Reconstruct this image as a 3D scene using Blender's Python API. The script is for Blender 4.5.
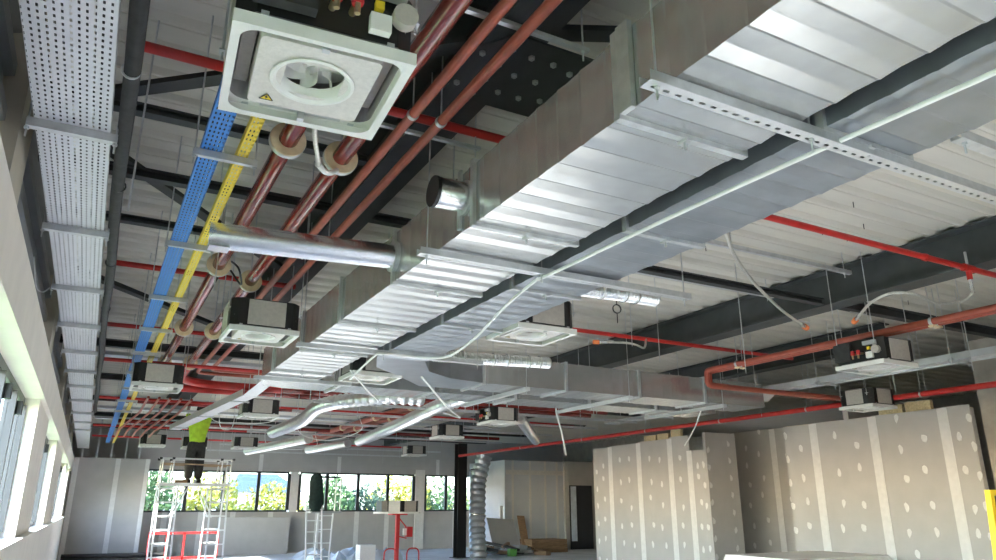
import bpy, math, random
from mathutils import Vector, Matrix
random.seed(11)
for o in list(bpy.data.objects): bpy.data.objects.remove(o)
SC = bpy.context.scene
COL = SC.collection
R = math.radians

# ------------------------------------------------------------------ camera
cam_d = bpy.data.cameras.new('camera')
cam = bpy.data.objects.new('camera', cam_d); COL.objects.link(cam)
cam_d.sensor_width = 36.0; cam_d.lens = 727.0 / 996.0 * 36.0
cam_d.clip_start = 0.05; cam_d.clip_end = 500
cam.location = (0, 0, 1.6)
cam.rotation_euler = (R(90 + 17.27), 0, R(-28.48))
SC.camera = cam

# ------------------------------------------------------------------ world, sun, exposure
W = bpy.data.worlds.new('world'); SC.world = W; W.use_nodes = True
wn = W.node_tree.nodes; wl_ = W.node_tree.links; wn.clear()
sky = wn.new('ShaderNodeTexSky'); sky.sky_type = 'NISHITA'; sky.sun_disc = False
sky.sun_elevation = R(34); sky.sun_rotation = R(250); sky.air_density = 1.0; sky.dust_density = 1.0; sky.ozone_density = 2.0
bg = wn.new('ShaderNodeBackground'); bg.inputs['Strength'].default_value = 0.78
wo = wn.new('ShaderNodeOutputWorld')
wl_.new(sky.outputs[0], bg.inputs[0]); wl_.new(bg.outputs[0], wo.inputs[0])
sd = bpy.data.lights.new('sun', 'SUN'); sd.energy = 8.0; sd.angle = R(0.6); sd.color = (1, 0.97, 0.92)
sun = bpy.data.objects.new('sun', sd); COL.objects.link(sun)
sun.rotation_euler = Vector((0.88, 0.32, -0.37)).to_track_quat('-Z', 'Y').to_euler()
VS = SC.view_settings
VS.view_transform = 'Standard'; VS.look = 'None'; VS.gamma = 1.0; VS.use_curve_mapping = False
VS.exposure = 2.4
SC.cycles.max_bounces = 10; SC.cycles.diffuse_bounces = 6; SC.cycles.glossy_bounces = 4
SC.cycles.transparent_max_bounces = 24; SC.cycles.use_denoising = True
SC.cycles.sample_clamp_indirect = 8.0

# ------------------------------------------------------------------ materials
def mat(name, col, rough=0.6, metal=0.0, var=0.0, scale=6.0, bump=0.0, bscale=40.0, stretch=None, spec=None, rvar=0.0):
    m = bpy.data.materials.new(name); m.use_nodes = True
    nt = m.node_tree; n = nt.nodes; l = nt.links
    p = n['Principled BSDF']
    p.inputs['Base Color'].default_value = (*col, 1); p.inputs['Roughness'].default_value = rough
    p.inputs['Metallic'].default_value = metal
    if spec is not None: p.inputs['Specular IOR Level'].default_value = spec
    if var or bump or rvar:
        tc = n.new('ShaderNodeTexCoord'); mp = n.new('ShaderNodeMapping')
        l.new(tc.outputs['Object'], mp.inputs[0])
        if stretch: mp.inputs['Scale'].default_value = stretch
    if var or rvar:
        nz = n.new('ShaderNodeTexNoise'); nz.inputs['Scale'].default_value = scale; nz.inputs['Detail'].default_value = 5
        l.new(mp.outputs[0], nz.inputs['Vector'])
    if var:
        cr = n.new('ShaderNodeValToRGB')
        cr.color_ramp.elements[0].position = 0.3; cr.color_ramp.elements[1].position = 0.7
        cr.color_ramp.elements[0].color = (*[max(0, c * (1 - var)) for c in col], 1)
        cr.color_ramp.elements[1].color = (*[min(1, c * (1 + var)) for c in col], 1)
        l.new(nz.outputs['Fac'], cr.inputs[0]); l.new(cr.outputs[0], p.inputs['Base Color'])
    if rvar:
        mr = n.new('ShaderNodeMapRange'); mr.inputs['To Min'].default_value = max(.05, rough - rvar); mr.inputs['To Max'].default_value = min(1, rough + rvar)
        l.new(nz.outputs['Fac'], mr.inputs[0]); l.new(mr.outputs[0], p.inputs['Roughness'])
    if bump:
        nb = n.new('ShaderNodeTexNoise'); nb.inputs['Scale'].default_value = bscale; nb.inputs['Detail'].default_value = 4
        l.new(mp.outputs[0], nb.inputs['Vector'])
        bp = n.new('ShaderNodeBump'); bp.inputs['Strength'].default_value = bump; bp.inputs['Distance'].default_value = 0.01
        l.new(nb.outputs['Fac'], bp.inputs['Height']); l.new(bp.outputs[0], p.inputs['Normal'])
    return m

def perforate(m, ax_u, pu, hu, ax_v=None, pv=1, hv=1):
    """cut rows of punched holes into a material (object coordinates)"""
    nt = m.node_tree; n = nt.nodes; l = nt.links
    out = n['Material Output']; p = n['Principled BSDF']
    tc = n.new('ShaderNodeTexCoord'); sp = n.new('ShaderNodeSeparateXYZ'); l.new(tc.outputs['Object'], sp.inputs[0])
    def hole(ax, pitch, size):
        a = n.new('ShaderNodeMath'); a.operation = 'DIVIDE'; a.inputs[1].default_value = pitch; l.new(sp.outputs[ax], a.inputs[0])
        f = n.new('ShaderNodeMath'); f.operation = 'FRACT'; l.new(a.outputs[0], f.inputs[0])
        c = n.new('ShaderNodeMath'); c.operation = 'LESS_THAN'; c.inputs[1].default_value = size / pitch; l.new(f.outputs[0], c.inputs[0])
        return c
    h = hole(ax_u, pu, hu)
    if ax_v:
        h2 = hole(ax_v, pv, hv); mu = n.new('ShaderNodeMath'); mu.operation = 'MULTIPLY'
        l.new(h.outputs[0], mu.inputs[0]); l.new(h2.outputs[0], mu.inputs[1]); h = mu
    tr = n.new('ShaderNodeBsdfTransparent'); mx = n.new('ShaderNodeMixShader')
    l.new(h.outputs[0], mx.inputs[0]); l.new(p.outputs[0], mx.inputs[1]); l.new(tr.outputs[0], mx.inputs[2])
    l.new(mx.outputs[0], out.inputs[0])
    return m

def glass_mat(name, tint, refl):
    m = bpy.data.materials.new(name); m.use_nodes = True
    nt = m.node_tree; n = nt.nodes; l = nt.links; n.remove(n['Principled BSDF'])
    tr = n.new('ShaderNodeBsdfTransparent'); tr.inputs[0].default_value = (*tint, 1)
    gl = n.new('ShaderNodeBsdfGlossy'); gl.inputs['Roughness'].default_value = 0.02
    mx = n.new('ShaderNodeMixShader'); mx.inputs[0].default_value = refl
    l.new(tr.outputs[0], mx.inputs[1]); l.new(gl.outputs[0], mx.inputs[2]); l.new(mx.outputs[0], n['Material Output'].inputs[0])
    return m

M = dict(
    floor=mat('concrete_floor', (.61, .615, .62), .75, var=.18, scale=1.3, bump=.15, bscale=25),
    deck=mat('painted_deck', (.66, .635, .57), .55, var=.05, scale=2, stretch=(.4, 3, 1)),
    roof=mat('roof_layer', (.2, .2, .2), .9),
    beam=mat('steel_beam_paint', (.055, .062, .064), .5, var=.2, scale=5),
    beamdk=mat('dark_steel', (.035, .038, .04), .55, var=.2, scale=7),
    galv=mat('galvanised_duct', (.60, .61, .615), .25, .78, var=.06, scale=10, bump=.012, bscale=5),
    galv2=mat('galvanised_duct_dull', (.40, .43, .47), .30, .8, var=.10, scale=5, bump=.012, bscale=5),
    galvs=mat('galvanised_strut', (.58, .59, .60), .42, .6, var=.1, scale=20),
    alu=mat('bright_aluminium', (.84, .85, .86), .26, 1.0, var=.06, scale=30, bump=.15, bscale=45),
    foil=mat('flexible_foil', (.78, .79, .80), .3, 1.0, var=.1, scale=30, bump=.3, bscale=60),
    white=mat('white_plastic', (.80, .79, .76), .45, var=.03, scale=20),
    foam=mat('white_foam', (.70, .66, .63), .85, var=.06, scale=60, bump=.2, bscale=120),
    panelgrey=mat('insulated_side', (.47, .43, .39), .8, var=.07, scale=40),
    black=mat('black_plastic', (.012, .012, .013), .4),
    blackins=mat('black_insulation', (.028, .028, .028), .75, var=.3, scale=15, bump=.2, bscale=30),
    grey=mat('grey_foam', (.34, .33, .32), .8),
    red=mat('red_pipe_paint', (.50, .022, .018), .35, var=.12, scale=9),
    orange=mat('orange_red_paint', (.36, .075, .045), .42, var=.14, scale=12),
    maroon=mat('maroon_pipe_jacket', (.20, .022, .018), .16, var=.22, scale=5, spec=.7),
    collar=mat('cream_insulation', (.72, .58, .38), .8, var=.1, scale=25),
    blue=mat('blue_tray', (.05, .21, .60), .5, var=.06, scale=10),
    yellow=mat('yellow_tray', (.82, .60, .05), .5, var=.06, scale=10),
    bluep=perforate(mat('blue_tray_bed', (.05, .22, .62), .5), 'Y', .05, .026, 'X', .0205, .008),
    yellowp=perforate(mat('yellow_tray_bed', (.82, .60, .05), .5), 'Y', .05, .026, 'X', .018, .007),
    tray=mat('tray_side', (.62, .63, .65), .45, .6, var=.05, scale=10),
    trayp=perforate(mat('tray_bed', (.66, .67, .70), .45, .45, var=.04, scale=10), 'Y', .042, .021, 'X', .0262, .0085),
    trayr=perforate(mat('tray_bed_right', (.66, .67, .68), .45, .3), 'Y', .06, .03, 'X', .04, .016),
    slot=perforate(mat('slotted_rail', (.70, .71, .72), .4, .8), 'X', .055, .026, 'Y', .0601, .014),
    drywall=mat('plasterboard', (.455, .44, .425), .85, var=.045, scale=3),
    tape=mat('joint_compound', (.70, .69, .675), .85, var=.05, scale=12),
    skylitboard=mat('skylit_board', (.59, .62, .67), .8, var=.03, scale=3),  # bluish skylight from the windows is put into this board colour
    cream=mat('cream_plaster', (.88, .82, .73), .8, var=.04, scale=4),
    creamcol=mat('cream_column', (.50, .45, .36), .7, var=.06, scale=4),
    clad=mat('cladding_steel', (.23, .235, .225), .5, .4, var=.08, scale=3),
    concrete=mat('raw_concrete', (.36, .325, .285), .9, var=.14, scale=5, bump=.3, bscale=20),
    frame=mat('dark_window_frame', (.03, .033, .036), .4),
    glass=glass_mat('window_glass', (.96, .98, .98), .06),
    glassfar=glass_mat('dimming_glass', (.58, .62, .65), .06),  # tint added to dim the bright view through the far windows
    wool=mat('mineral_wool', (.56, .46, .27), .95, var=.2, scale=30, bump=.5, bscale=60),
    cable=mat('white_cable', (.86, .86, .84), .45),
    braid=mat('braided_hose', (.62, .61, .57), .35, .7, var=.15, scale=80),
    orangecap=mat('orange_cap', (.85, .22, .06), .5),
    brass=mat('brass', (.65, .52, .28), .35, .9),
    hivis=mat('hivis_yellow', (.55, .80, .05), .8, var=.12, scale=14),
    trousers=mat('dark_trousers', (.055, .052, .05), .9, var=.2, scale=20),
    skin=mat('skin', (.52, .32, .23), .6),
    hair=mat('dark_hair', (.03, .02, .015), .8),
    jacket=mat('dark_green_jacket', (.012, .03, .028), .9, var=.3, scale=15, bump=.3, bscale=20),
    redmetal=mat('red_metal', (.55, .03, .03), .4),
    yellowmetal=mat('yellow_metal', (.75, .52, .02), .45),
    wood=mat('timber', (.30, .19, .11), .8, var=.25, scale=5, stretch=(1, 8, 8)),
    cardboard=mat('cardboard', (.40, .29, .19), .9, var=.12, scale=6),
    osb=mat('chipboard', (.36, .30, .22), .9, var=.3, scale=20),
    door=mat('dark_door', (.03, .034, .045), .5),
    sheet=mat('plastic_sheet', (.55, .62, .72), .35, var=.15, scale=4, bump=.4, bscale=6),
    labely=mat('label_yellow', (.85, .62, .03), .5),
    grass=mat('grass', (.10, .16, .05), .95, var=.3, scale=1),
    leafg=mat('green_leaves', (.10, .17, .05), .8, var=.4, scale=3),
    leafy=mat('yellow_leaves', (.42, .38, .05), .8, var=.35, scale=3),
    leafd=mat('dark_leaves', (.05, .09, .045), .8, var=.4, scale=3),
    bark=mat('bark', (.10, .075, .055), .9),
    house=mat('white_render', (.80, .79, .77), .9),
    rooft=mat('slate_roof', (.09, .13, .20), .7, var=.1, scale=2),
    winb=mat('dark_pane', (.04, .05, .06), .15),
    green=mat('green_plastic', (.12, .35, .08), .5),
    greybox=mat('grey_plastic', (.35, .36, .37), .5),
)

# ------------------------------------------------------------------ mesh helpers
class MB:
    def __init__(s): s.v = []; s.f = []
    def add(s, vs, fs):
        b = len(s.v); s.v += [Vector(v) for v in vs]; s.f += [tuple(i + b for i in f) for f in fs]; return s
    def box(s, x0, x1, y0, y1, z0, z1):
        return s.add([(x0,y0,z0),(x1,y0,z0),(x1,y1,z0),(x0,y1,z0),(x0,y0,z1),(x1,y0,z1),(x1,y1,z1),(x0,y1,z1)],
            [(0,3,2,1),(4,5,6,7),(0,1,5,4),(1,2,6,5),(2,3,7,6),(3,0,4,7)])
    def bar(s, p0, p1, w, h, up=(0,0,1)):
        """rectangular bar from p0 to p1, w across, h along up"""
        p0, p1 = Vector(p0), Vector(p1); d = (p1 - p0).normalized(); u = Vector(up)
        if abs(d.dot(u)) > .98: u = Vector((0, 1, 0))
        r = d.cross(u).normalized(); u = r.cross(d).normalized()
        a, b = r * w / 2, u * h / 2
        q = [p0-a-b, p0+a-b, p0+a+b, p0-a+b, p1-a-b, p1+a-b, p1+a+b, p1-a+b]
        return s.add(q, [(0,3,2,1),(4,5,6,7),(0,1,5,4),(1,2,6,5),(2,3,7,6),(3,0,4,7)])
    def tube(s, pts, r, n=12, caps=True, rf=None):
        pts = [Vector(p) for p in pts]; k = len(pts)
        t = []
        for i in range(k):
            a = pts[max(0, i-1)]; b = pts[min(k-1, i+1)]; t.append((b - a).normalized())
        u = Vector((0,0,1)) if abs(t[0].z) < .9 else Vector((1,0,0))
        u = (u - t[0] * u.dot(t[0])).normalized()
        vs = []; fs = []
        for i in range(k):
            u = (u - t[i] * u.dot(t[i])).normalized(); w = t[i].cross(u)
            rr = r if rf is None else rf(i)
            for j in range(n):
                a = 2 * math.pi * j / n; vs.append(pts[i] + (u * math.cos(a) + w * math.sin(a)) * rr)
        for i in range(k-1):
            for j in range(n):
                fs.append((i*n+j, i*n+(j+1)%n, (i+1)*n+(j+1)%n, (i+1)*n+j))
        if caps: fs += [tuple(range(n-1, -1, -1)), tuple(range((k-1)*n, k*n))]
        return s.add(vs, fs)
    def cyl(s, p0, p1, r, n=12, r2=None):
        return s.tube([p0, p1], r, n, rf=(lambda i: (r, r if r2 is None else r2)[i]))
    def ring(s, c, ax, ro, ri, th, n=24):
        c = Vector(c); ax = Vector(ax).normalized(); u = ax.orthogonal().normalized(); w = ax.cross(u); vs = []; fs = []
        for (rr, h) in ((ri, -th/2), (ro, -th/2), (ro, th/2), (ri, th/2)):
            for j in range(n):
                a = 2*math.pi*j/n; vs.append(c + (u*math.cos(a) + w*math.sin(a))*rr + ax*h)
        for q in range(4):
            for j in range(n): fs.append((q*n+j, q*n+(j+1)%n, ((q+1)%4)*n+(j+1)%n, ((q+1)%4)*n+j))
        return s.add(vs, fs)
    def lathe(s, prof, n=24, c=(0,0,0)):
        vs = []; fs = []
        for (r, z) in prof:
            for j in range(n):
                a = 2*math.pi*j/n; vs.append((c[0]+r*math.cos(a), c[1]+r*math.sin(a), c[2]+z))
        for i in range(len(prof)-1):
            for j in range(n): fs.append((i*n+j, i*n+(j+1)%n, (i+1)*n+(j+1)%n, (i+1)*n+j))
        return s.add(vs, fs)
    def prism(s, poly, z0, z1):
        n = len(poly)
        return s.add([(x,y,z0) for x,y in poly] + [(x,y,z1) for x,y in poly],
            [tuple(range(n-1,-1,-1)), tuple(range(n, 2*n))] + [(i,(i+1)%n,n+(i+1)%n,n+i) for i in range(n)])
    def mesh(s, name, m, off=Vector((0,0,0)), smooth=False):
        me = bpy.data.meshes.new(name)
        me.from_pydata([tuple(v - off) for v in s.v], [], s.f)
        me.materials.append(M[m] if isinstance(m, str) else m)
        if smooth:
            me.shade_smooth(); me.set_sharp_from_angle(angle=R(38))
        me.update(); return me
    def part(s, name, m, parent, smooth=False, label=None, kind=None):
        off = wloc(parent)
        o = bpy.data.objects.new(name, s.mesh(name, m, off, smooth)); COL.objects.link(o); o.parent = parent
        if label: o['label'] = label
        if kind: o['kind'] = kind
        return o
    def thing(s, name, m, label, cat, group=None, smooth=False, kind=None):
        xs = [v.x for v in s.v]; ys = [v.y for v in s.v]; zs = [v.z for v in s.v]
        off = Vector(((min(xs)+max(xs))/2, (min(ys)+max(ys))/2, min(zs)))
        o = bpy.data.objects.new(name, s.mesh(name, m, off, smooth)); COL.objects.link(o); o.location = off
        tag(o, label, cat, group, kind); return o

def wloc(o):
    v = Vector((0,0,0))
    while o is not None: v = v + o.location; o = o.parent
    return v
def tag(o, label=None, cat=None, group=None, kind=None):
    if label: o['label'] = label
    if cat: o['category'] = cat
    if group: o['group'] = group
    if kind: o['kind'] = kind
def T(name, label, cat, loc=(0,0,0), group=None, rz=0):
    o = bpy.data.objects.new(name, None); COL.objects.link(o); o.location = loc; o.rotation_euler = (0,0,rz)
    o.empty_display_size = .1; tag(o, label, cat, group); return o
def S(name, mb, m, label=None, smooth=False):
    """a piece of the setting"""
    o = mb.thing(name, m, label, None, None, smooth, 'structure'); return o
def kids(o): return [c for c in bpy.data.objects if c.parent == o]
def copy_tree(o, parent=None, loc=None, rz=None, label=None, group=None):
    c = o.copy(); COL.objects.link(c); c.parent = parent
    for ch in KID.get(o.name, None) or kids(o): copy_tree(ch, c)
    if loc is not None: c.location = loc
    if rz is not None: c.rotation_euler = (0,0,rz)
    if label: c['label'] = label
    if group: c['group'] = group
    return c
KID = {}
def inst(o, name, parent, loc):
    """another piece with the same mesh"""
    c = bpy.data.objects.new(name, o.data); COL.objects.link(c); c.parent = parent; c.location = loc; return c
def arc_path(pts, rad, n=7):
    """polyline with rounded corners"""
    pts = [Vector(p) for p in pts]; out = [pts[0]]
    for i in range(1, len(pts)-1):
        a, b, c = pts[i-1], pts[i], pts[i+1]
        d0 = (a-b).normalized(); d1 = (c-b).normalized()
        k = min(rad, (a-b).length*.49, (c-b).length*.49)
        for j in range(n+1):
            t = j/n; out.append((b+d0*k)*(1-t)**2 + b*2*t*(1-t) + (b+d1*k)*t*t)
    out.append(pts[-1]); return out
def spline(pts, n=8):
    pts = [Vector(p) for p in pts]; out = []
    for i in range(len(pts)-1):
        p0 = pts[max(0,i-1)]; p1 = pts[i]; p2 = pts[i+1]; p3 = pts[min(len(pts)-1,i+2)]
        for j in range(n):
            t = j/n
            out.append(.5*((2*p1)+(p2-p0)*t+(2*p0-5*p1+4*p2-p3)*t*t+(3*p1-p0-3*p2+p3)*t**3))
    out.append(pts[-1]); return out
def resample(pts, step):
    out = [pts[0]]; acc = 0
    for a, b in zip(pts, pts[1:]):
        L = (b-a).length; d = step - acc
        while d <= L: out.append(a + (b-a)*(d/L)); d += step
        acc = L - (d - step)
    return out

DECK = 4.20
ORD = ['first', 'second', 'third', 'fourth', 'fifth', 'sixth', 'seventh', 'eighth', 'ninth', 'tenth', 'eleventh', 'twelfth', 'thirteenth']
# ================================================================== STRUCTURE
S('floor', MB().box(-.75, 18.7, -9.2, 29, -.2, 0), 'floor', 'pale dusty concrete floor slab')
ceil = S('ceiling', MB().box(-1.2, 18.7, -9.1, 29, DECK+.042, DECK+.2), 'roof', 'roof build-up above the profiled metal deck')
def deck_sheet():
    m = MB(); prof = []
    for i in range(3):
        y = i*.3
        prof += [(y, .038), (y+.10, .038), (y+.125, .008), (y+.135, .0), (y+.157, .0), (y+.160, .006), (y+.170, .006), (y+.173, 0), (y+.195, .0), (y+.205, .008), (y+.23, .038)]
    prof.append((.9, .038))
    vs = []
    for (y, z) in prof: vs += [(-1.2, y, z), (18.7, y, z)]
    m.add(vs, [(2*i, 2*i+1, 2*i+3, 2*i+2) for i in range(len(prof)-1)])
    return m
ds = None
for i in range(42):
    y = -9.1 + i*.9
    if ds is None:
        ds = bpy.data.objects.new('deck_sheet', deck_sheet().mesh('deck_sheet', 'deck')); COL.objects.link(ds)
        ds.parent = ceil; ds.location = Vector((0, y, DECK)) - ceil.location
    else: inst(ds, 'deck_sheet', ceil, Vector((0, y, DECK)) - ceil.location)

# ---- left wall: cream spandrel, bulkhead, piers, windows, steel cladding above
wl = S('wall_left', MB().box(-.74, -.50, -9, 28, 0, 1.28), 'cream', 'cream plastered spandrel wall below the side windows')
MB().box(-.76, -.475, -9, 26.19, 1.28, 1.31).part('window_board', 'cream', wl)
MB().box(-.74, -.50, -9, 28, 2.62, 3.0).part('bulkhead', 'cream', wl)
PIERS = [(-9, -8.2), (-3.2, -1.4), (2.0, 4.2), (8.6, 10.7), (14.0, 17.4), (21.5, 22.4), (24.4, 28.0)]
for a, b in PIERS: MB().box(-.74, -.545, a, b, 1.31, 2.62).part('pier', 'cream', wl)
clad = MB(); z = 2.9; prof = []
cladw = S('wall_left_cladding', MB().box(-.80, -.745, -9.2, 28, 2.7, 4.24), 'roof', 'backing behind the ribbed steel cladding')
for i in range(5):
    z0 = 2.98 + i*.25
    m = MB(); pr = [(-.655, z0), (-.655, z0+.15), (-.61, z0+.165), (-.61, z0+.235), (-.655, z0+.25)]
    vs = []
    for (x, zz) in pr: vs += [(x, -9, zz), (x, 28, zz)]
    m.add(vs, [(2*k, 2*k+1, 2*k+3, 2*k+2) for k in range(4)])
    m.part('cladding_strip', 'clad', cladw)
for k, y in enumerate((-.5, 4.15, 8.75, 13.2, 17.8, 22.4)):
    MB().box(-.66, -.545, y-.23, y+.23, 3.0, DECK).part('column_casing', 'creamcol', wl)
# side windows
def side_window(i, y0, y1, zs=1.31):
    w = S('window_%d' % i, MB().box(-.73, -.67, y0, y1, zs, zs+.06), 'frame', 'dark framed side window between cream piers')
    MB().box(-.73, -.67, y0, y1, 2.55, 2.62).part('frame_head', 'frame', w)
    n = max(2, round((y1-y0)/1.05)); st = (y1-y0)/n
    for k in range(n+1):
        y = y0 + k*st
        MB().box(-.735, -.645, y-.035, y+.035, zs+.06, 2.55).part('mullion', 'frame', w)
        if k < n:
            MB().box(-.705, -.699, y+.035, y+st-.035, zs+.06, 2.55).part('pane', 'glass', w)
            MB().box(-.66, -.60, y+.05, y+.13, 2.36, 2.47).part('sash_stay', 'black', w)
    return w
wins = [(-8.2, -3.2), (-1.4, 2.0), (4.2, 8.6), (10.7, 14.0), (17.4, 21.5), (22.4, 24.4)]
for i, (a, b) in enumerate(wins): side_window(i+1, a, b)

# ---- far wall with its window band (Y = 28)
wf = S('wall_far', MB().box(-.74, 18.7, 28, 28.25, 0, 1.40), 'drywall', 'grey plasterboard wall below the far window band')
MB().box(-.74, 18.7, 28, 28.25, 2.80, 4.3).part('lintel_boarding', 'drywall', wf)
MB().box(-.74, 1.62, 28, 28.25, 1.40, 2.80).part('end_boarding', 'drywall', wf)
MB().box(15.35, 18.7, 28, 28.25, 1.40, 2.80).part('end_boarding', 'drywall', wf)
MB().box(6.52, 6.80, 27.93, 28.25, 1.40, 2.80).part('pier', 'tape', wf)
MB().box(11.44, 11.82, 27.93, 28.25, 0, 2.98).part('pier', 'tape', wf)
for x in (2.4, 3.55, 4.6, 5.9, 7.6, 9.1, 10.3, 13.2, 14.6):
    MB().box(x-.09, x+.09, 27.994, 28, 0, 1.40).part('joint_tape', 'tape', wf)
for x in (3.0, 5.4, 8.3, 12.4): MB().box(x-.07, x+.07, 27.994, 28, 2.8, 3.4).part('joint_tape', 'tape', wf)
def far_window(i, xs):
    w = S('window_%d' % i, MB().box(xs[0], xs[-1], 28.0, 28.07, 1.40, 1.46), 'frame', 'dark framed window in the far wall band')
    MB().box(xs[0], xs[-1], 28.0, 28.07, 2.74, 2.80).part('frame_head', 'frame', w)
    for k, x in enumerate(xs):
        MB().box(x-.055, x+.055, 27.99, 28.09, 1.46, 2.74).part('mullion', 'frame', w)
        if k < len(xs)-1: MB().box(x+.055, xs[k+1]-.055, 28.03, 28.036, 1.46, 2.74).part('pane', 'glassfar', w)
far_window(7, [1.68, 2.98, 4.19, 5.38, 6.46]); far_window(8, [6.86, 7.89, 9.10, 10.30, 11.38]); far_window(9, [11.88, 12.79, 13.6, 14.4, 15.29])
# boxed-in ledge below the far windows
MB().box(4.1, 6.5, 27.55, 27.99, 0, 1.22).thing('boxed_ledge', 'drywall', 'brown boarded box-out below the far windows beside the white pier', 'boxing')
# plasterboarded return at the left end of the far wall
we = S('wall_far_left', MB().box(-.5, 1.62, 26.2, 26.35, 0, 3.02), 'drywall', 'grey plasterboard wall with white taped joints at the room corner')
for x in (-.42, .72): MB().box(x-.07, x+.07, 26.194, 26.2, 0, 3.02).part('joint_tape', 'tape', we)
MB().box(1.5, 1.62, 26.194, 26.2, 0, 3.02).part('joint_tape', 'tape', we)
MB().box(1.52, 1.64, 26.35, 28, 0, 3.02).part('return_board', 'drywall', we)
for x in (-.3, .1, .5, .9, 1.3): MB().box(x-.025, x+.025, 26.22, 26.27, 3.02, DECK).part('stud', 'galvs', we)

# ---- filler patches share a few blob meshes
def blob(seed, rad, axis):
    rnd = random.Random(seed); n = 9; pts = []
    for j in range(n):
        a = 2*math.pi*j/n; r = rad*(.7 + .5*rnd.random()); pts.append((r*math.cos(a)*.8, r*math.sin(a)*1.35))
    m = MB()
    if axis == 'x':
        m.add([(0, p[0], p[1]) for p in pts] + [(-.003, p[0]*.9, p[1]*.9) for p in pts], [])
    else:
        m.add([(p[0], 0, p[1]) for p in pts] + [(p[0]*.9, -.003, p[1]*.9) for p in pts], [])
    m.f = [tuple(range(2*n-1, n-1, -1))] + [(i, (i+1) % n, n+(i+1) % n, n+i) for i in range(n)]
    me = m.mesh('filler_patch', 'tape'); return me
BX = [blob(i, .052, 'x') for i in range(5)]; BY = [blob(20+i, .05, 'y') for i in range(5)]
def patch(me, parent, loc):
    o = bpy.data.objects.new('filler_patch', me); COL.objects.link(o); o.parent = parent; o.location = Vector(loc) - wloc(parent)
def x_partition(name, X, edges, heights, label, thick=.1):
    """partition whose face lies at X, boards between the Y edges"""
    w = S(name, MB().box(X+.014, X+thick, edges[0], edges[-1], 0, min(heights)-.01), 'drywall', label)
    for i, (a, b) in enumerate(zip(edges, edges[1:])):
        MB().box(X, X+.0135, a+.002, b-.002, .01, heights[i]).part('plasterboard', 'drywall', w)
        for y, ww in ((b, .15),):
            if i < len(edges)-2: MB().box(X-.004, X-.0005, y-ww/2, y+ww/2, .01, min(heights[i], heights[i+1])).part('joint_tape', 'tape', w)
        for f in ((.33, .66) if b-a > .8 else (.5,)):
            z = .35
            while z < heights[i]-.08:
                patch(random.choice(BX), w, (X-.0005, a+(b-a)*f+random.uniform(-.05,.05), z+random.uniform(-.09,.09))); z += random.uniform(.38, .5)
        patchy = a + .05
        z = .5
    for y in (edges[0]+.03, edges[-1]-.03):
        z = .4
        while z < heights[0]-.1: patch(random.choice(BX), w, (X-.0005, y, z)); z += .4
    return w
wr = x_partition('wall_right', 10.9, [5.98, 6.38, 7.52, 8.65, 9.28], [2.99, 2.98, 2.97, 2.96], 'near run of grey plasterboard partition with white taped joints and filler spots')
w2 = x_partition('wall_right_far', 10.9, [11.33, 11.75, 12.34, 13.39, 14.46, 15.05], [2.70, 3.02, 2.99, 2.97, 2.95], 'far run of grey plasterboard partition with white taped joints and filler spots')
w3 = x_partition('wall_recess', 12.9, [9.2, 10.2, 11.3, 12.45, 13.4], [3.2, 3.2, 3.2, 3.2], 'shadowed plasterboard wall at the back of the recess')
# cheek walls of the recess and ends
w4 = S('wall_recess_cheek', MB().box(10.9, 11.72, 11.25, 11.33, 0, 3.04), 'drywall', 'dark plasterboard cheek wall of the recess')
for k in range(8): patch(random.choice(BY), w4, (10.95, 11.25, .3+k*.34)); patch(random.choice(BY), w4, (11.52, 11.25, .45+k*.34))
S('recess_light_blocker', MB().box(11.02, 13.0, 8.0, 14.0, 3.22, 3.26), 'drywall', 'board added over the corridor behind the partitions to darken the recess')  # cover added to keep light off the recess wall
S('wall_recess_return', MB().box(11.0, 13.0, 8.0, 8.1, 0, 3.22), 'drywall', 'plasterboard return of the recess')
S('wall_right_end', MB().box(10.9, 11.6, 15.05, 15.15, 0, 2.95), 'drywall', 'plasterboard end of the far partition run')
# rear rooms behind the partitions
S('wall_back', MB().box(-.74, 18.7, -9.2, -9.0, 0, 4.24), 'drywall', 'plasterboard wall at the other end of the room')
S('wall_outer', MB().box(18.5, 18.7, -9, 28, 0, 4.24), 'concrete', 'outer concrete wall behind the partitions')
wb = S('wall_rear', MB().box(13.9, 16.5, 25.0, 25.1, 0, 3.28), 'skylitboard', 'plasterboard wall tinted blue as if skylit, with taped joints behind the rubble pile')
for x in (14.2, 14.97, 15.66, 16.2): MB().box(x-.045, x+.045, 24.994, 25.0, 0, 3.28).part('joint_tape', 'tape', wb)
MB().box(13.9, 16.5, 24.994, 25.0, 2.75, 2.92).part('joint_tape', 'tape', wb)
MB().box(13.85, 13.9, 25.0, 28, 0, 3.28).part('return_board', 'skylitboard', wb)
wd = S('wall_door_rear', MB().box(16.5, 18.5, 24.9, 25.0, 0, 3.3), 'drywall', 'dark plasterboard wall around the door')
d1 = S('door_1', MB().box(16.7, 17.75, 24.84, 24.899, 0, 2.38), 'door', 'dark door leaf with a narrow glazed strip')
MB().box(16.72, 16.98, 24.825, 24.838, .3, 2.34).part('glazed_strip', 'sheet', d1)
# concrete column beside the near partition
S('wall_right_near', MB().box(11.02, 11.6, 2.2, 5.9, 0, 3.9), 'concrete', 'raw concrete wall beside the near partition')
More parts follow.
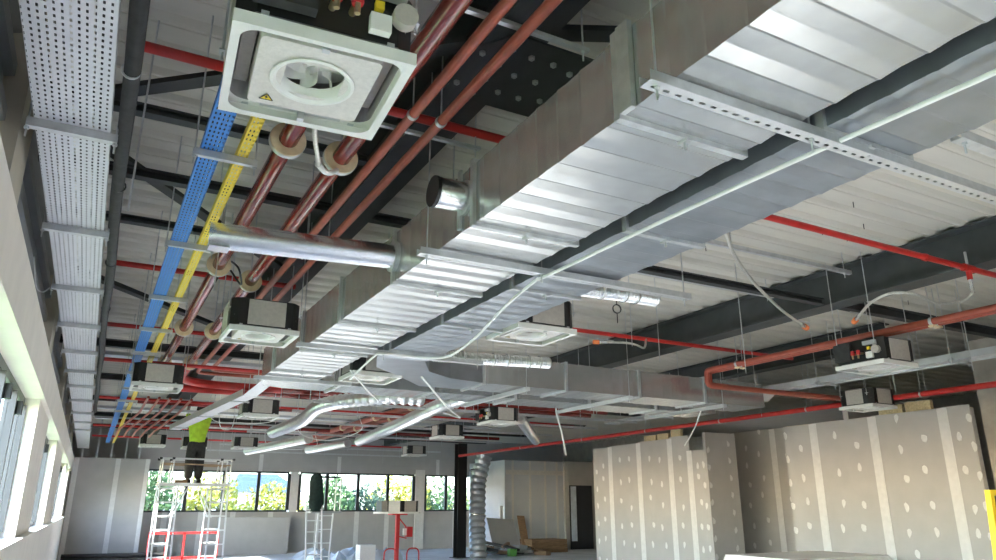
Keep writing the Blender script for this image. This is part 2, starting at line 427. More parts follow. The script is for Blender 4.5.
# mineral wool batts showing above the partitions
for i, (y0, y1, z0, X) in enumerate([(6.55, 6.95, 2.98, 10.93), (7.0, 7.4, 2.98, 10.93), (12.0, 12.3, 3.02, 10.93), (12.4, 12.75, 2.99, 10.93), (12.8, 13.2, 2.99, 10.93), (9.7, 10.1, 3.2, 12.93), (10.15, 10.55, 3.2, 12.93), (10.6, 11.0, 3.2, 12.93)]):
    MB().box(X, X+.07, y0, y1, z0+.001, z0+random.uniform(.12, .17)).thing('insulation_batt', 'wool', ['tan mineral wool batt poking above the near partition', 'tan mineral wool batt poking above the far partition', 'tan mineral wool batt above the dark recess wall'][0 if i < 2 else 1 if i < 5 else 2], 'insulation', ['batts above the near partition', 'batts above the far partition', 'batts above the recess'][0 if i < 2 else 1 if i < 5 else 2])

# ================================================================== STEEL
def ibeam_y(name, X, y0, y1, z0, z1, w, label, tf=.02, tw=.016, m='beam'):
    b = MB().box(X-w/2, X+w/2, y0, y1, z0, z0+tf).box(X-w/2, X+w/2, y0, y1, z1-tf, z1-.001).box(X-tw/2, X+tw/2, y0, y1, z0+tf, z1-tf)
    return b.thing(name, m, label, 'beam')
def ibeam_x(name, Y, x0, x1, z0, z1, w, label, tf=.014, tw=.012, m='beam', group=None):
    b = MB().box(x0, x1, Y-w/2, Y+w/2, z0, z0+tf).box(x0, x1, Y-w/2, Y+w/2, z1-tf, z1).box(x0, x1, Y-tw/2, Y+tw/2, z0+tf, z1-tf)
    return b.thing(name, m, label, 'beam', group)
ibeam_y('roof_beam', 1.55, -9, 28, 3.79, DECK, .28, 'dark grey steel roof beam running above the orange-red sprinkler mains', m='beamdk')
ibeam_y('roof_beam', 7.25, -9, 28, 3.79, DECK, .28, 'dark grey steel roof beam crossing the bright cream metal deck')
ibeam_y('roof_beam', 10.05, 6.5, 28, 3.85, DECK, .24, 'dark grey steel roof beam above the plasterboard partitions')
g = T('gusset_plate', 'dark bolted steel gusset plate under the roof beam beside the main duct', 'plate', (1.69, 2.93, 3.772))
MB().prism([(1.38, 2.78), (1.52, 2.60), (2.0, 2.60), (2.0, 3.24), (1.50, 3.24), (1.38, 3.12)], 3.775, 3.788).part('plate', 'beamdk', g)
for (bx, by) in [(1.43, 2.8), (1.43, 3.1), (1.55, 2.7), (1.55, 2.85), (1.55, 3.0), (1.55, 3.15), (1.67, 2.72), (1.67, 2.9), (1.67, 3.08), (1.8, 2.72), (1.8, 2.9), (1.8, 3.08), (1.92, 2.75), (1.92, 3.05)]:
    MB().cyl((bx, by, 3.762), (bx, by, 3.775), .018, 6).cyl((bx, by, 3.754), (bx, by, 3.762), .009, 6).part('bolt', 'greybox', g)
ibeam_x('cross_beam', 4.53, -.60, 1.40, 3.90, 3.96, .08, 'dark steel cross member above the wide cable tray at the first bracing bay')
ibeam_x('cross_beam', 5.30, -.60, 7.1, 3.80, 3.87, .08, 'long dark steel cross member running from the cladding to the bright deck beam', m='beamdk')
ibeam_x('cross_beam', 6.50, -.60, 1.40, 3.88, 3.94, .08, 'dark steel cross member above the blue tray by the first red feed pipe')
ibeam_x('cross_beam', 5.30, 7.42, 11.2, 3.80, 3.92, .10, 'dark steel cross member beyond the bright deck beam', m='beamdk')
for k, y in enumerate((11.0, 14.0, 17.0, 20.0, 23.0)):
    ibeam_x('cross_beam', y, -.60, 12, 3.66, 3.76, .10, 'dark steel cross member deep in the void, %s counting from the far windows' % ORD[4-k], m='beamdk', group='deep cross members')
for i, (a, b) in enumerate([((-.55, 4.75, 3.95), (1.42, 2.95, 3.90)), ((-.5, 4.85, 3.93), (1.45, 7.35, 3.93)), ((-.5, 8.3, 3.93), (1.45, 10.6, 3.93)), ((1.68, 2.8, 3.97), (7.0, .2, 3.97))]):
    MB().bar(a, b, .10, .012).bar((a[0], a[1], a[2]+.03), (b[0], b[1], b[2]+.03), .012, .06).thing('bracing_angle', 'beamdk', ['dark diagonal bracing angle meeting the bolted gusset from the cladding side', 'dark diagonal bracing angle behind the blue and yellow trays', 'dark diagonal bracing angle above the far part of the blue tray', 'dark diagonal bracing angle hidden above the main duct'][i], 'bracing')

# ================================================================== DUCTS
DZ0, DZ1 = 3.03, 3.375
def loft_section(a0, a1, lo, hi, z0, z1, along, bands=7, amp=.0055):
    """duct section with shallow stiffening bands; along 'y' or 'x'"""
    m = MB(); vs = []; L = a1-a0; st = []
    for k in range(bands):
        st += [(a0+L*k/bands, 0), (a0+L*(k+.42)/bands, amp), (a0+L*(k+.5)/bands, amp*.35)]
    st.append((a1, 0)); n = 0
    for (t, e) in st:
        q = [(lo-e*.4, z0-e), (hi+e*.4, z0-e), (hi+e*.4, z1+e), (lo-e*.4, z1+e)]
        vs += [(c[0], t, c[1]) if along == 'y' else (t, c[0], c[1]) for c in q]
    fs = []
    for i in range(len(st)-1):
        for j in range(4): fs.append((4*i+j, 4*i+(j+1) % 4, 4*i+4+(j+1) % 4, 4*i+4+j))
    fs += [(0, 1, 2, 3), tuple(len(st)*4-4+j for j in (3, 2, 1, 0))]
    return m.add(vs, fs)
def flange(parent, along, t, lo, hi, z0, z1, th=.034, out=.022):
    m = MB()
    def b(l0, l1, za, zb):
        if along == 'y': m.box(l0, l1, t-th/2, t+th/2, za, zb)
        else: m.box(t-th/2, t+th/2, l0, l1, za, zb)
    b(lo-out, hi+out, z0-out, z0-.001); b(lo-out, lo-.001, z0-.001, z1); b(hi+.001, hi+out, z0-.001, z1); b(lo-out, hi+out, z1+.001, z1+out)
    f = m.part('flange', 'galvs', parent)
    mid = (lo+hi)/2
    c = MB()
    if along == 'y': c.box(mid-.015, mid+.015, t-.028, t+.028, z0-out-.012, z0-out).cyl((mid, t, z0-out-.012), (mid, t, z0-out-.04), .006, 8)
    else: c.box(t-.028, t+.028, mid-.015, mid+.015, z0-out-.012, z0-out)
    c.part('clamp', 'galvs', f)
def y_duct(label, lo, hi, joints, m):
    d = T('air_duct', label, 'duct', ((lo+hi)/2, joints[0], DZ0))
    for a, b in zip(joints, joints[1:]): loft_section(a+.002, b-.002, lo, hi, DZ0, DZ1, 'y').part('duct_section', m, d)
    for t in joints[1:-1]: flange(d, 'y', t, lo, hi, DZ0, DZ1)
    return d
d1_ = y_duct('wide galvanised rectangular main duct nearest the orange-red sprinkler mains', 1.60, 2.232, [-1.8, -.55, .7, 1.955, 3.207, 4.40, 5.62, 6.86, 8.10, 8.75], 'galv')
d2_ = y_duct('dull blue-grey rectangular main duct carrying the long white cable', 2.36, 2.885, [-2.1, -.85, .4, 1.645, 2.888, 4.13, 5.29, 6.5, 6.9], 'galv2')
# elbow of the second main duct and its run to the right
def elbow(parent, poly, m): MB().prism(poly, DZ0, DZ1).part('elbow', m, parent)
elbow(d2_, [(2.36, 6.9), (2.885, 6.9), (3.15, 7.42), (3.55, 7.72), (4.05, 7.83), (4.05, 8.43), (3.45, 8.43), (2.95, 7.85), (2.55, 7.45)], 'galv2')
for a, b in zip([4.05, 5.25, 6.45, 7.65], [5.25, 6.45, 7.65, 8.85]): loft_section(a+.002, b-.002, 7.83, 8.43, DZ0, DZ1, 'x').part('duct_section', 'galv', d2_)
for t in (4.05, 5.25, 6.45, 7.65): flange(d2_, 'x', t, 7.83, 8.43, DZ0, DZ1)
elbow(d1_, [(1.60, 8.75), (2.232, 8.75), (2.55, 8.80), (2.55, 9.42), (2.0, 9.42), (1.72, 9.28)], 'galv')
for a, b in zip([2.55, 3.8, 5.05, 6.3, 7.55], [3.8, 5.05, 6.3, 7.55, 8.8]): loft_section(a+.002, b-.002, 8.80, 9.42, DZ0, DZ1, 'x').part('duct_section', 'galv', d1_)
for t in (2.55, 3.8, 5.05, 6.3, 7.55): flange(d1_, 'x', t, 8.80, 9.42, DZ0, DZ1)
# side splice post on the near duct face
MB().box(1.572, 1.597, 1.86, 1.93, DZ0-.01, 3.40).part('joint_angle', 'galvs', d1_)

MB().box(2.252, 2.342, -2, 7.2, 3.12, 3.36).thing('gap_darkener', 'black', 'black strip added between the two main ducts to darken the gap', 'beam')  # black filler added so the gap between the ducts stays dark
# slotted struts carrying the ducts, each with its own rods
def trapeze(x0, x1, Y, z, rods, label, group=None, m='slot', w=.041, h=.041):
    t = T('trapeze_hanger', label, 'hanger', ((x0+x1)/2, Y, z), group)
    L = MB().box(x0, x1, Y-w/2, Y+w/2, z, z+.003); L.part('rail', m, t)
    MB().box(x0, x1, Y-w/2, Y-w/2+.003, z+.003, z+h).box(x0, x1, Y+w/2-.003, Y+w/2, z+.003, z+h).part('rail_side', 'galvs', t)
    for x in rods:
        r = MB().cyl((x, Y, z-.05), (x, Y, DECK+.02), .0045, 6).part('rod', 'galvs', t)
        MB().cyl((x, Y, z-.012), (x, Y, z), .011, 6).part('nut', 'galvs', t)
    return t
trapeze(1.47, 3.95, 1.66, 2.972, (1.52, 2.295, 3.9), 'slotted strut under both main ducts where the near conduit cable starts', m='slot', w=.06, h=.04)
trapeze(2.9, 3.95, 1.44, 3.02, (2.95, 3.9), 'grey strut alongside the nearest duct support', m='galvs', w=.05)
trapeze(1.47, 3.50, 3.66, 2.972, (1.52, 2.295, 3.46), 'slotted strut under both main ducts where the white cable hooks over', m='slot', w=.06, h=.04)
trapeze(1.47, 3.35, 6.52, 2.972, (1.52, 2.295, 3.3), 'slotted strut under both main ducts just before the elbow', m='slot', w=.06, h=.04)
trapeze(1.47, 2.6, 8.5, 2.972, (1.52, 2.4), 'slotted strut under the wide main duct near its far elbow', m='slot', w=.06, h=.04)
for X in (4.6, 6.2, 7.9):
    t = T('trapeze_hanger', 'slotted strut under the two cross ducts', 'hanger', (X, 8.6, 2.96), 'struts under the cross ducts')
    MB().box(X-.03, X+.03, 7.70, 9.5, 2.96, 3.005).part('rail', 'trayr', t)
    for y in (7.74, 8.62, 9.47): MB().cyl((X, y, 2.92), (X, y, DECK+.02), .0045, 6).part('rod', 'galvs', t)

# spiral / flexible ducts
def spiral(pts, r, m, label, group=None, pitch=.03, amp=.004, n=20, name='spiral_duct', bands=None):
    p = resample([Vector(q) for q in pts], pitch/2)
    o = T(name, label, 'duct', tuple(p[len(p)//2]), group)
    MB().tube(p, r, n, rf=lambda i: r + (amp if i % 2 else -amp)).part('tube', m, o, smooth=True)
    for b in (bands or []):
        k = min(len(p)-2, max(1, int(b*len(p)))); MB().ring(p[k], p[k+1]-p[k-1], r+.012, r-.004, .012, 20).part('band', 'alu', o)
    return o
sp = T('spiral_duct', 'shiny aluminium-clad branch duct crossing under the maroon pipes', 'duct', (1.0, 4.5, 3.11))
p = [Vector((.44+i*.0097, 4.55-.0013*i, 3.20)) for i in range(121)]
MB().tube(p, .083, 24).part('tube', 'alu', sp, smooth=True)
for x in (.62, .82, 1.0, 1.18, 1.36, 1.52):
    y = 4.55-(x-.44)/1.164*.156; MB().ring((x, y, 3.20), (1, -.134, 0), .0875, .08, .006, 24).part('seam', 'alu', sp)
MB().ring((1.585, 4.396, 3.20), (1, 0, 0), .105, .08, .03, 24).part('collar', 'galvs', sp)
MB().box(.44, .56, 4.48, 4.6, 3.115, 3.118).part('tape_tail', 'foil', sp)
st = T('duct_stub', 'short capped spiral stub on the side of the wide main duct', 'duct', (1.5, 3.3, 3.12))
spts = [Vector((1.42+.015*i, 3.32, 3.215)) for i in range(13)]
MB().tube(spts, .083, 24, rf=lambda i: .083+(.0025 if i % 2 else 0)).part('tube', 'alu', st, smooth=True)
MB().cyl((1.40, 3.32, 3.215), (1.419, 3.32, 3.215), .087, 24).part('cap', 'black', st)
MB().ring((1.592, 3.32, 3.215), (1, 0, 0), .10, .08, .012, 24).part('collar', 'galvs', st)
MB().box(1.585, 1.599, 3.36, 3.40, 3.05, 3.40).part('strap', 'galvs', st)
spiral([(2.9, 4.20, 3.12), (3.35, 4.19, 3.13), (3.72, 4.24, 3.15)], .055, 'foil', 'short silver flexible duct sticking out past the dull duct', bands=(.3, .55, .7), name='flexible_duct')
spiral([(3.0, 6.98, 3.12), (3.6, 6.95, 3.13), (4.42, 6.9, 3.15)], .062, 'foil', 'silver flexible duct lying in front of the cross duct face', bands=(.25, .5, .62, .8, .9), name='flexible_duct')
spiral(spline([(3.30, 16.2, 3.10), (3.28, 13.6, 3.10), (3.28, 12.2, 3.22), (3.9, 11.1, 3.25), (4.6, 10.9, 3.25)], 14), .11, 'foil', 'fat silver flexible duct curving below the long red pipes', pitch=.13, amp=.014, bands=(.15, .4, .85), name='flexible_duct')
spiral(spline([(3.9, 22.5, 3.12), (4.42, 17.5, 3.12)], 14), .10, 'foil', 'straight silver flexible duct near the far window band', pitch=.13, amp=.014, name='flexible_duct')
spiral(spline([(5.7, 17.7, 3.12), (5.3, 14, 3.15), (5.05, 11.4, 3.22), (5.3, 10.6, 3.3)], 14), .11, 'foil', 'silver flexible duct running beside the orange-red pipe pair', pitch=.13, amp=.014, name='flexible_duct')
spiral(spline([(5.4, 21.5, 3.14), (5.75, 18.7, 3.14)], 14), .09, 'foil', 'short silver flexible duct behind the orange-red pipe pair', pitch=.13, amp=.014, name='flexible_duct')
spiral(spline([(7.3, 12.5, 3.22), (8.3, 13.9, 3.18), (9.4, 15.4, 3.12)], 14), .10, 'foil', 'silver flexible duct trailing from the cassette by the black column', pitch=.13, amp=.014, name='flexible_duct')

# ================================================================== CASSETTE UNITS
def rounded(hw, hh, r, n=6):
    pts = []
    for (sx, sy, a0) in ((1,1,0), (-1,1,90), (-1,-1,180), (1,-1,270)):
        for k in range(n+1):
            a = R(a0+90*k/n); pts.append((sx*(hw-r)+r*math.cos(a), sy*(hh-r)+r*math.sin(a)))
    return pts
def cassette():
    c = T('cassette_unit', 'x', 'air conditioner')
    # frame: outer rectangle to rounded opening
    inn = rounded(.262, .258, .06); n = len(inn); out = []
    for (x, y) in inn:
        k = max(abs(x)/.262, abs(y)/.258); out.append((max(-.29, min(.29, x/k/.262*.29)), max(-.285, min(.285, y/k/.258*.285))))
    m = MB(); vs = []
    for poly, z in ((inn, .004), (out, 0), (out, .045), (inn, .05)): vs += [(x, y, z) for x, y in poly]
    fs = []
    for q in range(3):
        for j in range(n): fs.append((q*n+j, q*n+(j+1) % n, (q+1)*n+(j+1) % n, (q+1)*n+j))
    m.add(vs, fs)
    fr = m.part('frame', 'white', c)
    for (x, y) in ((-.2, -.28), (.2, -.28), (-.2, .28), (.2, .28)):
        MB().box(x-.012, x+.012, y-.008, y+.008, .045, .06).part('clip', 'galvs', fr)
    # opening walls
    m = MB(); vs = [(x, y, .05) for x, y in inn] + [(x*.98, y*.98, .135) for x, y in inn]
    m.add(vs, [(j, (j+1) % n, n+(j+1) % n, n+j) for j in range(n)]); m.part('opening_liner', 'grey', c)
    MB().box(-.258, .258, -.254, .254, .136, .14).part('slot_back', 'grey', c)
    # raised centre plate with the bell mouth hole
    sq = rounded(.198, .212, .02, 6); n2 = len(sq); m = MB(); vs = []; fs = []
    ci = []
    for (x, y) in sq:
        a = math.atan2(y/.212, x/.198); ci.append((.135*math.cos(a), .135*math.sin(a)))
    vs = [(x, y, .028) for x, y in ci] + [(x, y, .022) for x, y in sq] + [(x*1.01, y*1.01, .135) for x, y in sq]
    for q in range(2):
        for j in range(n2): fs.append((q*n2+j, q*n2+(j+1) % n2, (q+1)*n2+(j+1) % n2, (q+1)*n2+j))
    m.add(vs, fs); cp = m.part('centre_plate', 'foam', c)
    MB().lathe([(.146, .0225), (.144, .018), (.134, .018), (.124, .026), (.112, .042), (.108, .06), (.108, .066)], 32).part('bell_mouth', 'white', cp, smooth=True)
    fan = MB().lathe([(.0, .108), (.05, .106), (.1, .112), (.15, .115)], 24).part('fan_disc', 'white', c, smooth=True)
    for k in range(7):
        a0 = 2*math.pi*k/7; m = MB(); vs = []
        for i in range(6):
            t = i/5; r = .03+.10*t; a = a0+.9*t
            x, y = r*math.cos(a), r*math.sin(a); vs += [(x, y, .062), (x*.9, y*.9, .108)]
        m.add(vs, [(2*i, 2*i+2, 2*i+3, 2*i+1) for i in range(5)]); m.part('fan_blade', 'white', c)
    for s in (-1, 1):
        m = MB(); m.box(s*.23-.022, s*.23+.022, -.2, .2, .09, .134); m.part('foam_guide', 'panelgrey', c)
        MB().box(-.15, .15, s*.234-.01, s*.234+.01, .03, .04).part('rail', 'galvs', c)
        MB().box(-.012, .012, s*.24-.012, s*.24+.012, .0, .04).part('latch', 'galvs', c)
    # hazard label on the plate
    t = MB(); lx, ly = -.135, .16
    t.add([(lx-.024, ly+.016, .0205), (lx+.024, ly+.016, .0205), (lx, ly-.026, .0205)], [(0, 1, 2)]); lab = t.part('hazard_label', 'labely', c, label='yellow triangle hazard label with a black flash')
    t = MB(); t.add([(lx-.003, ly-.014, .020), (lx+.005, ly-.014, .020), (lx+.0, ly-.002, .020), (lx+.006, ly-.002, .020), (lx-.004, ly+.013, .020), (lx-.001, ly+.002, .020), (lx-.006, ly+.002, .020)], [(0, 1, 2), (0, 2, 6), (2, 3, 5), (2, 5, 6), (3, 4, 5)])
    t.part('flash', 'black', lab)
    for a, b in (((lx-.024, ly+.016), (lx+.024, ly+.016)), ((lx+.024, ly+.016), (lx, ly-.026)), ((lx, ly-.026), (lx-.024, ly+.016))):
        MB().bar((*a, .0203), (*b, .0203), .004, .001).part('border', 'black', lab)
    # casing
    ch = MB().prism([(-.285+.06, -.283), (.285-.06, -.283), (.285, -.223), (.285, .223), (.225, .283), (-.225, .283), (-.285, .223), (-.285, -.223)], .052, .285)
    ch.f = ch.f[1:]; body = ch.part('casing', 'black', c)
    MB().box(-.15, .16, .283, .292, .06, .275).part('side_panel', 'panelgrey', c)
    MB().box(-.292, -.285, -.14, .14, .06, .275).part('side_panel', 'panelgrey', c)
    MB().box(.285, .292, -.14, .14, .06, .275).part('side_panel', 'panelgrey', c)
    MB().box(-.15, .16, -.292, -.283, .06, .275).part('side_panel', 'panelgrey', c)
    for (x, y) in ((-.3, -.22), (.3, -.22), (-.3, .22), (.3, .22)):
        b = MB().box(x-.012, x+.012, y-.02, y+.02, .2, .206).part('lug', 'galvs', c)
        MB().cyl((x, y, .17), (x, y, DECK-3.0+.02), .0045, 6).part('rod', 'galvs', c)
    return c
proto = cassette()
CP = [proto]
def cass(x, y, label, rz=0, z=3.0, group=None, last=False):
    if not cass.used: o = proto; cass.used = True; o.location = (x, y, z); o.rotation_euler = (0, 0, rz); o['label'] = label
    else: o = copy_tree(proto, None, (x, y, z), rz, label)
    if group: o['group'] = group
    return o
cass.used = False
for o in [proto] + [k for k in bpy.data.objects if k.parent == proto]:
    KID[o.name] = [k for k in bpy.data.objects if k.parent == o]
c1 = cass(.493, 2.28, 'open white ceiling cassette with visible fan and yellow hazard triangle, over the blue tray', R(-4))
cass(1.13, 6.50, 'ceiling cassette beside the wide main duct beyond the shiny branch duct')
cass(.575, 10.1, 'ceiling cassette hanging where the blue and yellow trays pass behind it')
cass(2.33, 12.7, 'ceiling cassette behind the far elbow of the wide main duct')
cass(3.20, 5.30, 'ceiling cassette tucked against the dull main duct in front of the cream deck')
c6 = cass(7.26, 4.86, 'ceiling cassette with red valves hanging below the bright deck roof beam')
cass(10.25, 7.1, 'ceiling cassette above the near plasterboard partition')
cass(2.70, 8.10, 'ceiling cassette framed by the elbow between the main ducts')
c9 = cass(6.35, 11.7, 'ceiling cassette with red valves beyond the cross ducts, nearer the orange-red pair')
cass(6.75, 14.8, 'ceiling cassette just before the black steel column')
for (x, y, lb) in ((1.25, 20.3, 'distant ceiling cassette nearest the coloured trays, beside the worker'), (2.25, 20.6, 'distant ceiling cassette directly behind the worker'), (3.4, 20.0, 'distant ceiling cassette between the worker and the jacket'), (8.3, 20.5, 'distant ceiling cassette above the red material lift')): cass(x, y, lb, group='distant ceiling cassettes')
# fittings on the service side of the cassettes that show it
def fittings(c, side):
    """side: 'y' puts them on the -Y face, 'x' on the -X face (local)"""
    rot = Matrix.Rotation(0 if side == 'y' else R(-90), 4, 'Z')
    def put(mb, name, m, sm=False):
        for i, v in enumerate(mb.v): mb.v[i] = rot @ v
        o = bpy.data.objects.new(name, mb.mesh(name, m, smooth=sm)); COL.objects.link(o); o.parent = c; return o
    for k in KID.get(c.name) or kids(c):
        if k.name.startswith('side_panel'):
            vs = k.data.vertices; q = sum((v.co.y if side == 'y' else v.co.x) for v in vs)/len(vs)
            if q < -.25: bpy.data.objects.remove(k); break
    put(MB().box(-.24, -.05, -.34, -.294, .075, .26), 'coil_cover', 'blackins')
    for x in (.0, .065):
        v = put(MB().cyl((x, -.285, .135), (x, -.38, .12), .012, 10).cyl((x, -.37, .075), (x, -.37, .12), .010, 8), 'valve', 'brass', True)
        put(MB().lathe([(0, .165), (.018, .16), (.021, .125), (.018, .112), (0, .112)], 12, (x, -.365, 0)), 'valve_cap', 'redmetal', True)
    put(MB().box(.12, .19, -.325, -.294, .07, .135), 'terminal_box', 'white')
    put(MB().box(.135, .165, -.315, -.294, .16, .19), 'connector', 'labely')
    put(MB().box(.10, .24, -.33, -.294, .21, .25), 'junction_box', 'galvs')
    put(MB().cyl((.235, -.335, .15), (.235, -.295, .15), .042, 24), 'drain_cover', 'panelgrey', True)
fittings(c1, 'y'); fittings(c6, 'x'); fittings(c9, 'x')

# ================================================================== CABLE TRAYS
def y_tray(name, x0, x1, z, y0, y1, bed, side, label, h=.06, slices=1):
    t = T(name, label, 'cable tray', ((x0+x1)/2, y0, z))
    MB().box(x0, x1, y0, y1, z, z+.0015).part('bed', bed, t)
    MB().box(x0-.002, x0, y0, y1, z, z+h).part('side_rail', side, t); MB().box(x1, x1+.002, y0, y1, z, z+h).part('side_rail', side, t)
    return t
wt = y_tray('cable_tray', -.452, -.146, 3.285, -1.5, 26, 'trayp', 'tray', 'wide perforated grey cable tray running along the side wall')
bt = y_tray('cable_tray', .272, .372, 3.40, -1.5, 25, 'bluep', 'blue', 'narrow blue perforated cable tray', h=.05)
yt = y_tray('cable_tray', .452, .505, 3.40, -1.5, 25, 'yellowp', 'yellow', 'slim yellow perforated cable tray', h=.05)
for k, y in enumerate((3.60, 5.06, 6.54, 7.96, 9.39, 10.8, 12.2, 13.9, 15.8, 17.6, 19.4)):
    b = trapeze(-.48, -.11, y, 3.243, (-.475, -.118), 'rail with rods under the wide grey tray, %s counting from the corner plasterboard' % ORD[10-k], 'rails under the wide tray', m='galvs')
for k, y in enumerate((3.79, 5.37, 6.94, 8.33, 9.75, 11.3, 12.9, 14.5, 16.2)):
    trapeze(.235, .56, y, 3.36, (.243, .55), 'thin rail under the blue and yellow trays, %s beyond the open cassette' % ORD[k], 'rails under the coloured trays', m='galvs', w=.03, h=.038)
for k in range(8): MB().cyl((-.43+k*.038, -1.4, 3.302), (-.43+k*.038, 25.5, 3.302), .0155, 7).thing('electric_cable', 'black', 'black cable added in the wide grey cable tray to darken its holes', 'cable', 'cables in the wide tray', smooth=True)  # added so the tray holes show dark against the lit deck
for k in range(4): MB().cyl((.29+k*.022, -1.4, 3.412), (.29+k*.022, 24.5, 3.412), .0095, 6).thing('electric_cable', 'black', 'black cable added in the blue cable tray to darken its holes', 'cable', 'cables in the blue tray', smooth=True)  # likewise added behind the blue bed to darken its holes
# right-hand galvanised tray with its jog
rt = T('cable_tray', 'galvanised cable tray jogging sideways above the near partition', 'cable tray', (9.1, 4.5, 3.3))
MB().box(8.95, 9.25, .5, 7.9, 3.30, 3.302).part('bed', 'trayr', rt)
for x in (8.95, 9.25): MB().box(x-.004, x+.004, .5, 7.9, 3.28, 3.36).part('side_rail', 'tray', rt)
MB().add([(8.95, 7.9, 3.30), (9.25, 7.9, 3.30), (9.98, 8.75, 3.30), (9.72, 8.95, 3.30)], [(0, 1, 2, 3)]).part('bend', 'galvs', rt)
MB().bar((8.95, 7.9, 3.33), (9.72, 8.95, 3.33), .006, .06).part('side_rail', 'galvs', rt); MB().bar((9.25, 7.9, 3.33), (9.98, 8.75, 3.33), .006, .06).part('side_rail', 'galvs', rt)
MB().box(9.70, 9.98, 8.85, 13, 3.30, 3.302).part('bed', 'trayr', rt)
for x in (9.70, 9.98): MB().box(x-.003, x+.003, 8.85, 13, 3.30, 3.36).part('side_rail', 'galvs', rt)
for (x, y) in ((9.1, 3.2), (9.1, 5.0), (9.1, 6.9), (9.84, 9.4), (9.84, 11.2)):
    trapeze(x-.2, x+.2, y, 3.257, (x-.19, x+.19), 'rail with rods under the jogging galvanised tray', 'rails under the jogging tray', m='galvs')
# folded metal trunking above the worker
f1 = T('metal_trunking', 'bent pale galvanised trunking hanging in front of the worker', 'trunking', (1.65, 13.8, 3.06))
ta, tb = Vector((1.42, 16.8, 3.12)), Vector((1.87, 11.0, 3.12)); tn = Vector((1, .0776, 0)).normalized()
MB().bar(ta, tb, .20, .004).part('base', 'tray', f1)
for q in (-1, 1): MB().bar(ta+tn*.1*q+Vector((0, 0, .05)), tb+tn*.1*q+Vector((0, 0, .05)), .004, .10).part('side', 'tray', f1)
for t in (.1, .5, .9):
    c = ta.lerp(tb, t)+tn*.13; MB().cyl(c-Vector((0, 0, .03)), Vector((c.x, c.y, DECK)), .005, 6).part('rod', 'galvs', f1)
    MB().bar(c-tn*.26-Vector((0, 0, .012)), c+tn*.02-Vector((0, 0, .012)), .03, .02).part('bracket', 'galvs', f1)
MB().bar(tb, (2.02, 10.45, 3.28), .2, .004).part('tail', 'tray', f1)

# ================================================================== PIPES
def pipe(name, pts, r, m, label, cat='pipe', rad=.15, group=None, n=14, parts=()):
    p = arc_path(pts, rad)
    o = T(name, label, cat, tuple(p[0]), group)
    MB().tube(p, r, n).part('pipe_run', m, o, smooth=True)
    return o
P1 = pipe('heating_pipe', [(.70, -1.5, 3.53), (.70, 12.3, 3.53)], .052, 'maroon', 'glossy maroon pipe with cream collars beside the yellow tray', rad=.28, n=20)
P2 = pipe('heating_pipe', [(1.02, -1.5, 3.53), (1.02, 11.2, 3.53)], .052, 'maroon', 'glossy maroon pipe with cream collars beside the orange-red sprinkler mains', rad=.28, n=20)
for P, X, y0, y1 in ((P1, .70, 12.3, 13.5), (P2, 1.02, 11.2, 12.9)):
    MB().tube(arc_path([(X, y0, 3.53), (X, y1, 3.53), (X+1.7, y1, 3.53)], .85, 12), .066, 18).part('elbow', 'red', P, smooth=True)
    MB().cyl((X+1.7, y1, 3.53), (9.6, y1-.1, 3.53), .058, 16).part('cross_run', 'maroon', P, smooth=True)
for P, X, ys in ((P1, .70, (1.2, 3.73, 6.2, 8.75, 11.2)), (P2, 1.02, (1.3, 3.80, 6.55, 8.78, 11.0))):
    for y in ys:
        k = MB().ring((X, y, 3.53), (0, 1, 0), .098, .0525, .045, 28).part('insulation_collar', 'collar', P, smooth=True)
        MB().ring((X, y+.004, 3.53), (0, 1, 0), .1005, .0985, .03, 28).part('clamp_band', 'galvs', k, smooth=True)
        MB().cyl((X, y, 3.63), (X, y, DECK+.02), .006, 8).part('rod', 'galvs', k)
O1 = pipe('sprinkler_main', [(1.215, -1.5, 3.55), (1.215, 11.9, 3.55), (9.4, 11.6, 3.55)], .027, 'orange', 'orange-red sprinkler main nearer the maroon pipes', rad=.15)
O2 = pipe('sprinkler_main', [(1.375, -1.5, 3.55), (1.375, 11.55, 3.55), (9.4, 11.25, 3.55)], .027, 'orange', 'orange-red sprinkler main nearer the duct', rad=.15)
for P, X in ((O1, 1.215), (O2, 1.375)):
    for y in (1.0, 3.17, 5.3, 7.4, 9.4):
        k = MB().ring((X, y, 3.55), (0, 1, 0), .031, .0265, .025, 18).part('pipe_clip', 'galvs', P, smooth=True)
        MB().cyl((X, y, 3.58), (X, y, DECK+.02), .0045, 6).part('rod', 'galvs', k)
trapeze(1.12, 1.75, 2.35, 3.60, (1.72,), 'thin rail holding the two orange-red sprinkler mains near the gusset', m='galvs', w=.025, h=.02)
trapeze(1.12, 1.75, 3.45, 3.60, (1.72,), 'thin rail holding the two orange-red sprinkler mains beyond the gusset', m='galvs', w=.025, h=.02)
def xpipe(y, x0, x1, z, r, label, group=None, m='red', y2=None):
    return MB().cyl((x0, y, z), (x1, y if y2 is None else y2, z), r, 12).thing('red_pipe', m, label, 'pipe', group, smooth=True)
xpipe(3.45, -.14, 3.3, 3.71, .027, 'bright red cross pipe passing above the open cassette and into the duct side')
pb = T('red_pipe', 'bright red cross pipe with hose tee in front of the cream deck', 'pipe', (6, 3.55, 3.7))
MB().cyl((3.4, 3.55, 3.71), (10.8, 3.57, 3.71), .027, 14).part('pipe_run', 'red', pb, smooth=True)
MB().cyl((6.9, 3.56, 3.71), (6.9, 3.56, 3.60), .024, 12).cyl((6.82, 3.56, 3.71), (6.98, 3.56, 3.71), .036, 14).part('tee', 'red', pb, smooth=True)
MB().cyl((6.9, 3.56, 3.60), (6.9, 3.56, 3.47), .019, 10).part('hose_coupling', 'alu', pb, smooth=True)
MB().cyl((6.9, 3.56, 3.745), (6.9, 3.56, 3.87), .012, 8).part('hanger_bolt', 'galvs', pb)
